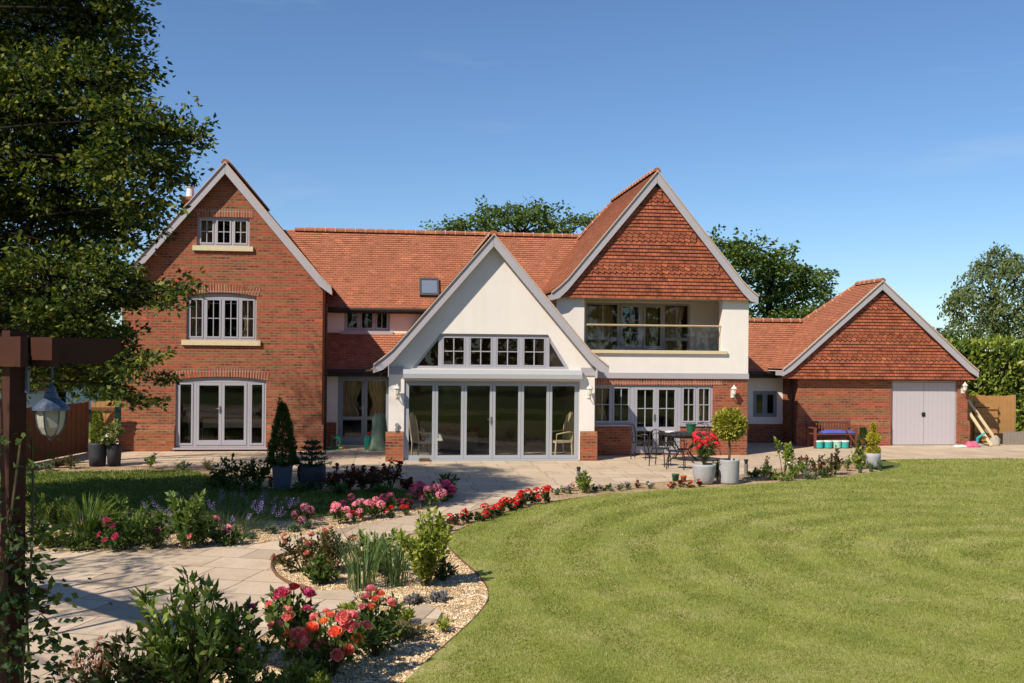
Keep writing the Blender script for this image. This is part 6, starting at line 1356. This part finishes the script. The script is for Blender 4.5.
def patio_chair(loc, rz, label):
    o = empty('patio_chair', label, 'chair', loc, 'black iron chairs round the patio table', rz)
    bm = bmesh.new(); lathe(bm, [(.2, .43), (.215, .435), (.215, .45), (.2, .455)], 20)
    part('seat', bm, BLACKIRON, o)
    bm = bmesh.new(); arc = [(.21 * math.sin(a_), .19 * math.cos(a_) * .35 + .17, .455 + h_) for a_, h_ in [(-1.5, 0), (-1.5, .22), (-1.2, .36), (-.6, .45), (0, .48), (.6, .45), (1.2, .36), (1.5, .22), (1.5, 0)]]
    tube(bm, arc, .015, 6); tube(bm, [(x * .62, y, .455 + (z - .455) * .82) for x, y, z in arc], .009, 6)
    for sg in (-1, 1):                                        # scrolls between the hoops
        tube(bm, [(sg * (.065 + .05 * math.cos(q)), .225, .64 + .06 * math.sin(q)) for q in np.linspace(0, 5.6, 12)], .007, 5)
    tube(bm, [(0, .235, .455), (0, .235, .9)], .008, 5)
    part('backrest', bm, BLACKIRON, o)
    for sg in (-1, 1):
        bm = bmesh.new(); tube(bm, [(sg * .2, .16, .6), (sg * .27, .02, .64), (sg * .26, -.14, .63), (sg * .22, -.17, .52), (sg * .18, -.12, .45)], .011, 6); part('armrest', bm, BLACKIRON, o)
    for sx in (-1, 1):
        for sy in (-1, 1):
            bm = bmesh.new(); tube(bm, [(sx * .15, sy * .14, .44), (sx * .2, sy * .19, .22), (sx * .21, sy * .2, .0)], .014, 6); part('leg', bm, BLACKIRON, o)
    return o
def dup(root, loc, rz, label):
    r = root.copy(); COL.objects.link(r); r.location = loc; r.rotation_euler = (0, 0, rz); r['label'] = label
    for ch in list(root.children):
        c = ch.copy(); COL.objects.link(c); c.parent = r
    return r
ch0 = None
for uv, rz, t in (((660, 466), .9, 'black iron chair at the left of the patio table nearest the camera'), ((640, 459), 1.6, 'black iron chair standing alone at the far left of the patio table'), ((676, 469), .15, 'black iron chair in front of the patio table with its back to the camera'), ((668, 454), 2.6, 'black iron chair behind the table in front of the kitchen doors'), ((700, 456), -2.3, 'black iron chair at the far right of the table by the azalea pot')):
    q = G(*uv); rz = math.atan2(ty - q.y, tx - q.x) - math.pi / 2 + math.pi
    rz = math.atan2(q.x - tx, -(q.y - ty)) ; rz = math.atan2(q.y - ty, q.x - tx) - math.pi / 2
    if ch0 is None: ch0 = patio_chair((q.x, q.y, .004), rz, t)
    else: dup(ch0, (q.x, q.y, .004), rz, t)
tz = .004 + .74
bm = bmesh.new(); lathe(bm, [(.10, 0), (.13, .2), (.145, .21), (.145, .24), (.12, .24), (.115, .2), (.09, .03)], 20); c_ = Wp(691, 430, ty + .1); o = part('flower_pot', bm, GPL); o.location = (c_.x, ty + .1, tz); tag(o, 'green plastic pot standing on the black patio table', 'plant pot')
bm = bmesh.new(); lathe(bm, [(.09, 0), (.16, .02), (.17, .05), (.12, .06)], 16); c_ = Wp(671, 433, ty - .05); o = part('serving_dish', bm, WHITE); o.location = (c_.x, ty - .05, tz); tag(o, 'small pale dish lying on the black patio table', 'dish')
# bench before the garage
BW = plain('red_brown_bench_wood', (.17, .055, .035), .6, .3, .2, 6)
b0 = Wp(812, 446, 29.3); b1 = Wp(853, 446, 29.3); bw = b1.x - b0.x
o = empty('garden_bench', 'red brown slatted garden bench against the garage wall', 'bench', (b0.x, 29.35, .004))
bm = bmesh.new(); [bx(bm, 0, bw, -.28 + i * .1, -.2 + i * .1, .42, .445) for i in range(5)]; part('seat', bm, BW, o)
bm = bmesh.new(); n = int(bw / .09); bx(bm, 0, bw, .25, .29, .74, .81)
for i in range(n): bx(bm, .03 + i * (bw - .06) / n, .075 + i * (bw - .06) / n, .258, .282, .46, .738)
part('backrest', bm, BW, o)
for x in (0, bw):
    for y in (-.27, .27):
        bm = bmesh.new(); bx(bm, x - .035, x + .035, y - .03, y + .03, 0, .6 if y < 0 else .83); part('leg', bm, BW, o)
    bm = bmesh.new(); bx(bm, x - .045, x + .045, -.3, .238, .602, .635); part('armrest', bm, BW, o)
BLUE = plain('blue_cloth', (.07, .10, .34), .8, .2, .2, 6)
def cloth(label, x, y, z, w_, d_, h_, seed, mat, name='folded_cushion', cat='cushion'):
    r_ = random.Random(seed); bm = bmesh.new(); nx_, ny_ = 8, 5; V = {}
    for i in range(nx_ + 1):
        for j in range(ny_ + 1):
            e = min(i, nx_ - i, 1.5) / 1.5 * min(j, ny_ - j, 1.2) / 1.2
            V[i, j, 1] = bm.verts.new(((i / nx_ - .5) * w_ + r_.uniform(-.015, .015), (j / ny_ - .5) * d_ + r_.uniform(-.015, .015), .03 + h_ * e * r_.uniform(.75, 1.1))); V[i, j, 0] = bm.verts.new(((i / nx_ - .5) * w_, (j / ny_ - .5) * d_, 0))
    for i in range(nx_):
        for j in range(ny_): bm.faces.new((V[i, j, 1], V[i + 1, j, 1], V[i + 1, j + 1, 1], V[i, j + 1, 1])); bm.faces.new((V[i, j, 0], V[i, j + 1, 0], V[i + 1, j + 1, 0], V[i + 1, j, 0]))
    for i in range(nx_): bm.faces.new((V[i, 0, 0], V[i + 1, 0, 0], V[i + 1, 0, 1], V[i, 0, 1])); bm.faces.new((V[i, ny_, 0], V[i, ny_, 1], V[i + 1, ny_, 1], V[i + 1, ny_, 0]))
    for j in range(ny_): bm.faces.new((V[0, j, 0], V[0, j, 1], V[0, j + 1, 1], V[0, j + 1, 0])); bm.faces.new((V[nx_, j, 0], V[nx_, j + 1, 0], V[nx_, j + 1, 1], V[nx_, j, 1]))
    o = part(name, bm, mat, smooth=True); o.location = (x, y, z); tag(o, label, cat); return o
cloth('crumpled blue cushion lying across the middle of the garden bench', b0.x + bw * .52, 29.33, .453, .8, .42, .08, 2, BLUE)
cloth('smaller crumpled blue cushion at the right end of the garden bench', b0.x + bw * .87, 29.3, .453, .36, .4, .07, 3, BLUE)
TEAL = plain('turquoise_plastic', (.03, .38, .36), .4, .4, .05); MINT = plain('mint_plastic', (.30, .55, .42), .4, .4, .05); LID = plain('pale_lid', (.62, .68, .62), .5, .3, .05)
for i, (u, mt, t) in enumerate(((818.5, TEAL, 'turquoise tub leftmost under the garden bench'), (827.5, TEAL, 'turquoise tub second from the left under the bench'), (836.3, MINT, 'pale mint green tub under the bench'), (844, TEAL, 'turquoise tub at the right end under the bench'))):
    c_ = Wp(u, 446, 29.15); o = empty('storage_tub', t, 'tub', (c_.x, 29.12, .004), 'plastic tubs under the garden bench'); bm = bmesh.new()
    lathe(bm, [(.10, 0), (.125, .03), (.135, .2), (.135, .2)], 16); part('tub_body', bm, mt, o); bm = bmesh.new(); lathe(bm, [(.145, .201), (.145, .235), (.12, .245)], 16); part('lid', bm, LID, o)
bm = bmesh.new(); bar(bm, (0, 0, .02), (-.42, .02, .62), .09, .035); o = part('wood_offcut', bm, BW); q = Wp(858, 446, 29.0); o.location = (q.x, 29.0, .004); tag(o, 'short red brown board leaning on the right end of the garden bench', 'board')
# planks leaning beside the garage
PINE = plain('fresh_sawn_pine', (.60, .46, .28), .7, .2, .12, 5)
for uA, uB, vA, vB, t in ((991.5, 969.5, 447, 413, 'shorter pale plank leaning against the garage pier'), (998.5, 968, 447, 400, 'longer pale plank leaning behind the shorter one at the garage pier')):
    q0 = Wp(uA, vA, 29.6 if uA < 995 else 30.1); q0.z = .03; q1 = Wp(uB, vB, 30.2 if uA < 995 else 30.6); bm = bmesh.new(); bar(bm, (0, 0, 0), q1 - q0, .1, .035, 0, (0, -1, .3)); o = part('plank', bm, PINE); o.location = q0; tag(o, t, 'plank', 'planks leaning by the garage')
q = Wp(968, 441, 29.5); cloth('crumpled pink and white bag on the ground by the garage pier', q.x + .1, 29.45, .004, .42, .3, .15, 7, plain('pink_bag', (.55, .12, .2), .6, .2, .3, 7), 'shopping_bag', 'bag'); cloth('small white sheet of packaging on the paving by the garage door', q.x - .32, 29.4, .004, .4, .2, .05, 8, WHITE, 'packaging', 'packaging')
bm = bmesh.new(); bar(bm, (0, 0, .25), (.28, .05, .42), .08, .03); bar(bm, (-.02, 0, .02), (.02, 0, .26), .05, .05); o = part('hand_brush', bm, TEAL); o.location = (q.x + .38, 29.62, .004); tag(o, 'turquoise plastic tool standing behind the pink bag', 'tool')
# things by the shaded terrace door
GRT = plain('garden_green_plastic', (.02, .20, .10), .4, .4, .08); q = Wp(325, 447, 29.2)
o = empty('hose_reel', 'green plastic hose reel on the paving by the left gable corner', 'hose reel', (q.x + .1, 29.15, .004)); bm = bmesh.new()
for x in (-.2, .2):
    tube(bm, [(x + .14 * math.cos(a_), -.02, .2 + .14 * math.sin(a_)) for a_ in np.linspace(0, 6.0, 14)], .035, 6)
part('hose', bm, GRT, o); bm = bmesh.new(); bx(bm, -.32, .32, -.1, .1, 0, .035); tube(bm, [(.3, 0, .03), (.36, 0, .3), (.22, 0, .42), (.05, 0, .36)], .02, 6); part('reel_frame', bm, GRT, o); bm = bmesh.new(); lathe(bm, [(.05, .34), (.06, .37), (.03, .42)], 10, c=(.1, 0, 0)); part('nozzle', bm, TERRA, o)
bm = bmesh.new(); lathe(bm, [(.07, 0), (.1, .05), (.07, .1), (.03, .13)], 12); o = part('sponge_ball', bm, plain('yellow_plastic', (.6, .42, .04), .5)); q2 = Wp(340, 449, 29.2); o.location = (q2.x, 29.2, .004); tag(o, 'small yellow object lying right of the green hose reel', 'toy')
q = Wp(369, 447, 29.2); o = empty('sprayer_bottle', 'green plastic sprayer bottle with red top by the shaded door', 'sprayer', (q.x, 29.2, .004)); bm = bmesh.new(); lathe(bm, [(.11, 0), (.14, .03), (.14, .3), (.1, .38), (.05, .42)], 16); part('tank', bm, plain('sea_green_plastic', (.03, .32, .22), .4), o); bm = bmesh.new(); lathe(bm, [(.055, .421), (.055, .47), (.03, .5)], 10); bar(bm, (0, 0, .49), (.12, 0, .53), .03, .03); part('pump_top', bm, plain('red_plastic', (.5, .04, .03), .4), o)
q = Wp(379, 447, 29.0); rng_ = random.Random(12); bm = bmesh.new(); prof_ = [(.34, 0), (.3, .08), (.24, .3), (.22, .6), (.2, .85), (.19, .98), (.1, 1.05)]
lathe(bm, prof_, 18)
for v_ in bm.verts:
    an = math.atan2(v_.co.y, v_.co.x); f_ = 1 + .16 * math.sin(an * 5 + v_.co.z * 3) * (1.1 - v_.co.z) + rng_.uniform(-.04, .04); v_.co.x *= f_; v_.co.y *= f_
o = part('barbecue_cover', bm, plain('faded_green_canvas', (.20, .26, .19), .9, .1, .15, 9), smooth=True); o.location = (q.x, 29.0, .004); tag(o, 'tall thing under a faded green canvas cover by the conservatory pier', 'cover')
q = G(424.5, 461.5); bm = bmesh.new(); bx(bm, -.14, .14, -.05, .05, 0, .08); o = part('door_wedge', bm, plain('dark_brick_block', (.12, .07, .04), .9, .1, .3, 12)); o.location = (q.x, q.y - .02, .036); o.location.z = .004; tag(o, 'small dark block lying before the folding doors', 'block')

# ================================================================ FURNITURE BEHIND THE GLASS
CANE = plain('pale_cane', (.66, .57, .40), .6, .3, .15, 20); THROW = plain('cream_throw', (.75, .70, .6), .9, .1, .2, 14); SOFA = plain('taupe_upholstery', (.20, .15, .11), .9, .1, .15, 6)
def cane_chair(x, y, rz, label):
    o = empty('armchair', label, 'armchair', (x, y, .025), rz=rz)
    bm = bmesh.new(); bx(bm, -.27, .27, -.26, .24, .38, .44); part('seat', bm, CANE, o)
    bm = bmesh.new(); arc = [(-.26, .25, .4), (-.28, .3, .8), (-.2, .34, 1.08), (0, .36, 1.18), (.2, .34, 1.08), (.28, .3, .8), (.26, .25, .4)]; tube(bm, arc, .028, 8)
    for i in range(9): x_ = -.21 + i * .0525; tube(bm, [(x_, .25, .42), (x_ * 1.05, .31, .8), (x_ * .8, .345, 1.1 + .05 * (1 - abs(x_) / .21))], .012, 5)
    part('backrest', bm, CANE, o)
    for sg in (-1, 1):
        bm = bmesh.new(); tube(bm, [(sg * .27, .27, .68), (sg * .31, 0, .66), (sg * .29, -.24, .62), (sg * .26, -.24, .4)], .022, 6); part('armrest', bm, CANE, o)
        for y_ in (-.24, .24): bm = bmesh.new(); tube(bm, [(sg * .25, y_, .4), (sg * .24, y_ * 1.1, 0)], [.026, .018], 6); part('leg', bm, CANE, o)
    return o
a_ = Wp(424, 455, 26.8); cane_chair(a_.x, 26.8, 1.9, 'cane armchair with cream throw behind the leftmost folding pane')
cloth('cream throw draped over the cane armchair seat', a_.x + .25, 26.75, .47, .5, .5, .22, 5, THROW, 'throw', 'throw')
a_ = Wp(560, 455, 26.8); cane_chair(a_.x, 26.9, -1.25, 'high backed pale cane armchair behind the rightmost folding pane')
def sofa(x, y, rz, L, label, mat):
    o = empty('sofa', label, 'sofa', (x, y, .025), rz=rz); bm = bmesh.new(); bx(bm, -L / 2, L / 2, -.4, .4, .12, .42); part('seat', bm, mat, o); bm = bmesh.new(); bx(bm, -L / 2, L / 2, .24, .44, .422, .85); part('backrest', bm, mat, o)
    for s in (-1, 1): bm = bmesh.new(); bx(bm, s * L / 2 - (.0 if s < 0 else -.002) - (.18 if s > 0 else 0) + (0), s * L / 2 + (.18 if s < 0 else .0), -.4, .238, .422, .6); part('armrest', bm, mat, o)
    return o
a_ = Wp(450, 455, 27.8); sofa(a_.x, 28.2, 2.3, 1.5, 'taupe sofa standing left inside the conservatory', SOFA); a_ = Wp(520, 455, 28.8); sofa(a_.x, 29.2, math.pi, 1.8, 'taupe sofa at the back of the conservatory', SOFA)
a_ = Wp(236, 440, 31); o = empty('dining_table', 'dining table under a white cloth inside the left gable doors', 'table', (a_.x, 31.2, .025)); bm = bmesh.new(); bx(bm, -.9, .9, -.5, .5, .72, .76); bx(bm, -.92, .92, -.515, -.503, .5, .74); part('tablecloth', bm, THROW, o)
for sx in (-1, 1):
    for sy in (-1, 1): bm = bmesh.new(); bx(bm, sx * .8 - .03, sx * .8 + .03, sy * .4 - .03, sy * .4 + .03, 0, .718); part('leg', bm, SOFA, o)
for x_, t in ((-1.15, 'white chair at the left end of the indoor dining table'), (1.15, 'white chair at the right end of the indoor dining table')):
    oo = empty('dining_chair', t, 'chair', (a_.x + x_, 31.0, .025)); bm = bmesh.new(); bx(bm, -.21, .21, -.21, .21, .43, .47); part('seat', bm, WHITE, oo); bm = bmesh.new(); tube(bm, [(math.copysign(.19, x_), -.2, .47), (math.copysign(.24, x_), -.18, .9), (math.copysign(.25, x_), 0, 1.0), (math.copysign(.24, x_), .18, .9), (math.copysign(.19, x_), .2, .47)], .02, 6)
    for i in range(4): tube(bm, [(math.copysign(.19, x_), -.12 + .08 * i, .47), (math.copysign(.245, x_), -.12 + .08 * i, .95)], .011, 5)
    part('backrest', bm, WHITE, oo)
    for sx in (-1, 1):
        for sy in (-1, 1): bm = bmesh.new(); tube(bm, [(sx * .19, sy * .19, .43), (sx * .2, sy * .2, 0)], .018, 6); part('leg', bm, WHITE, oo)
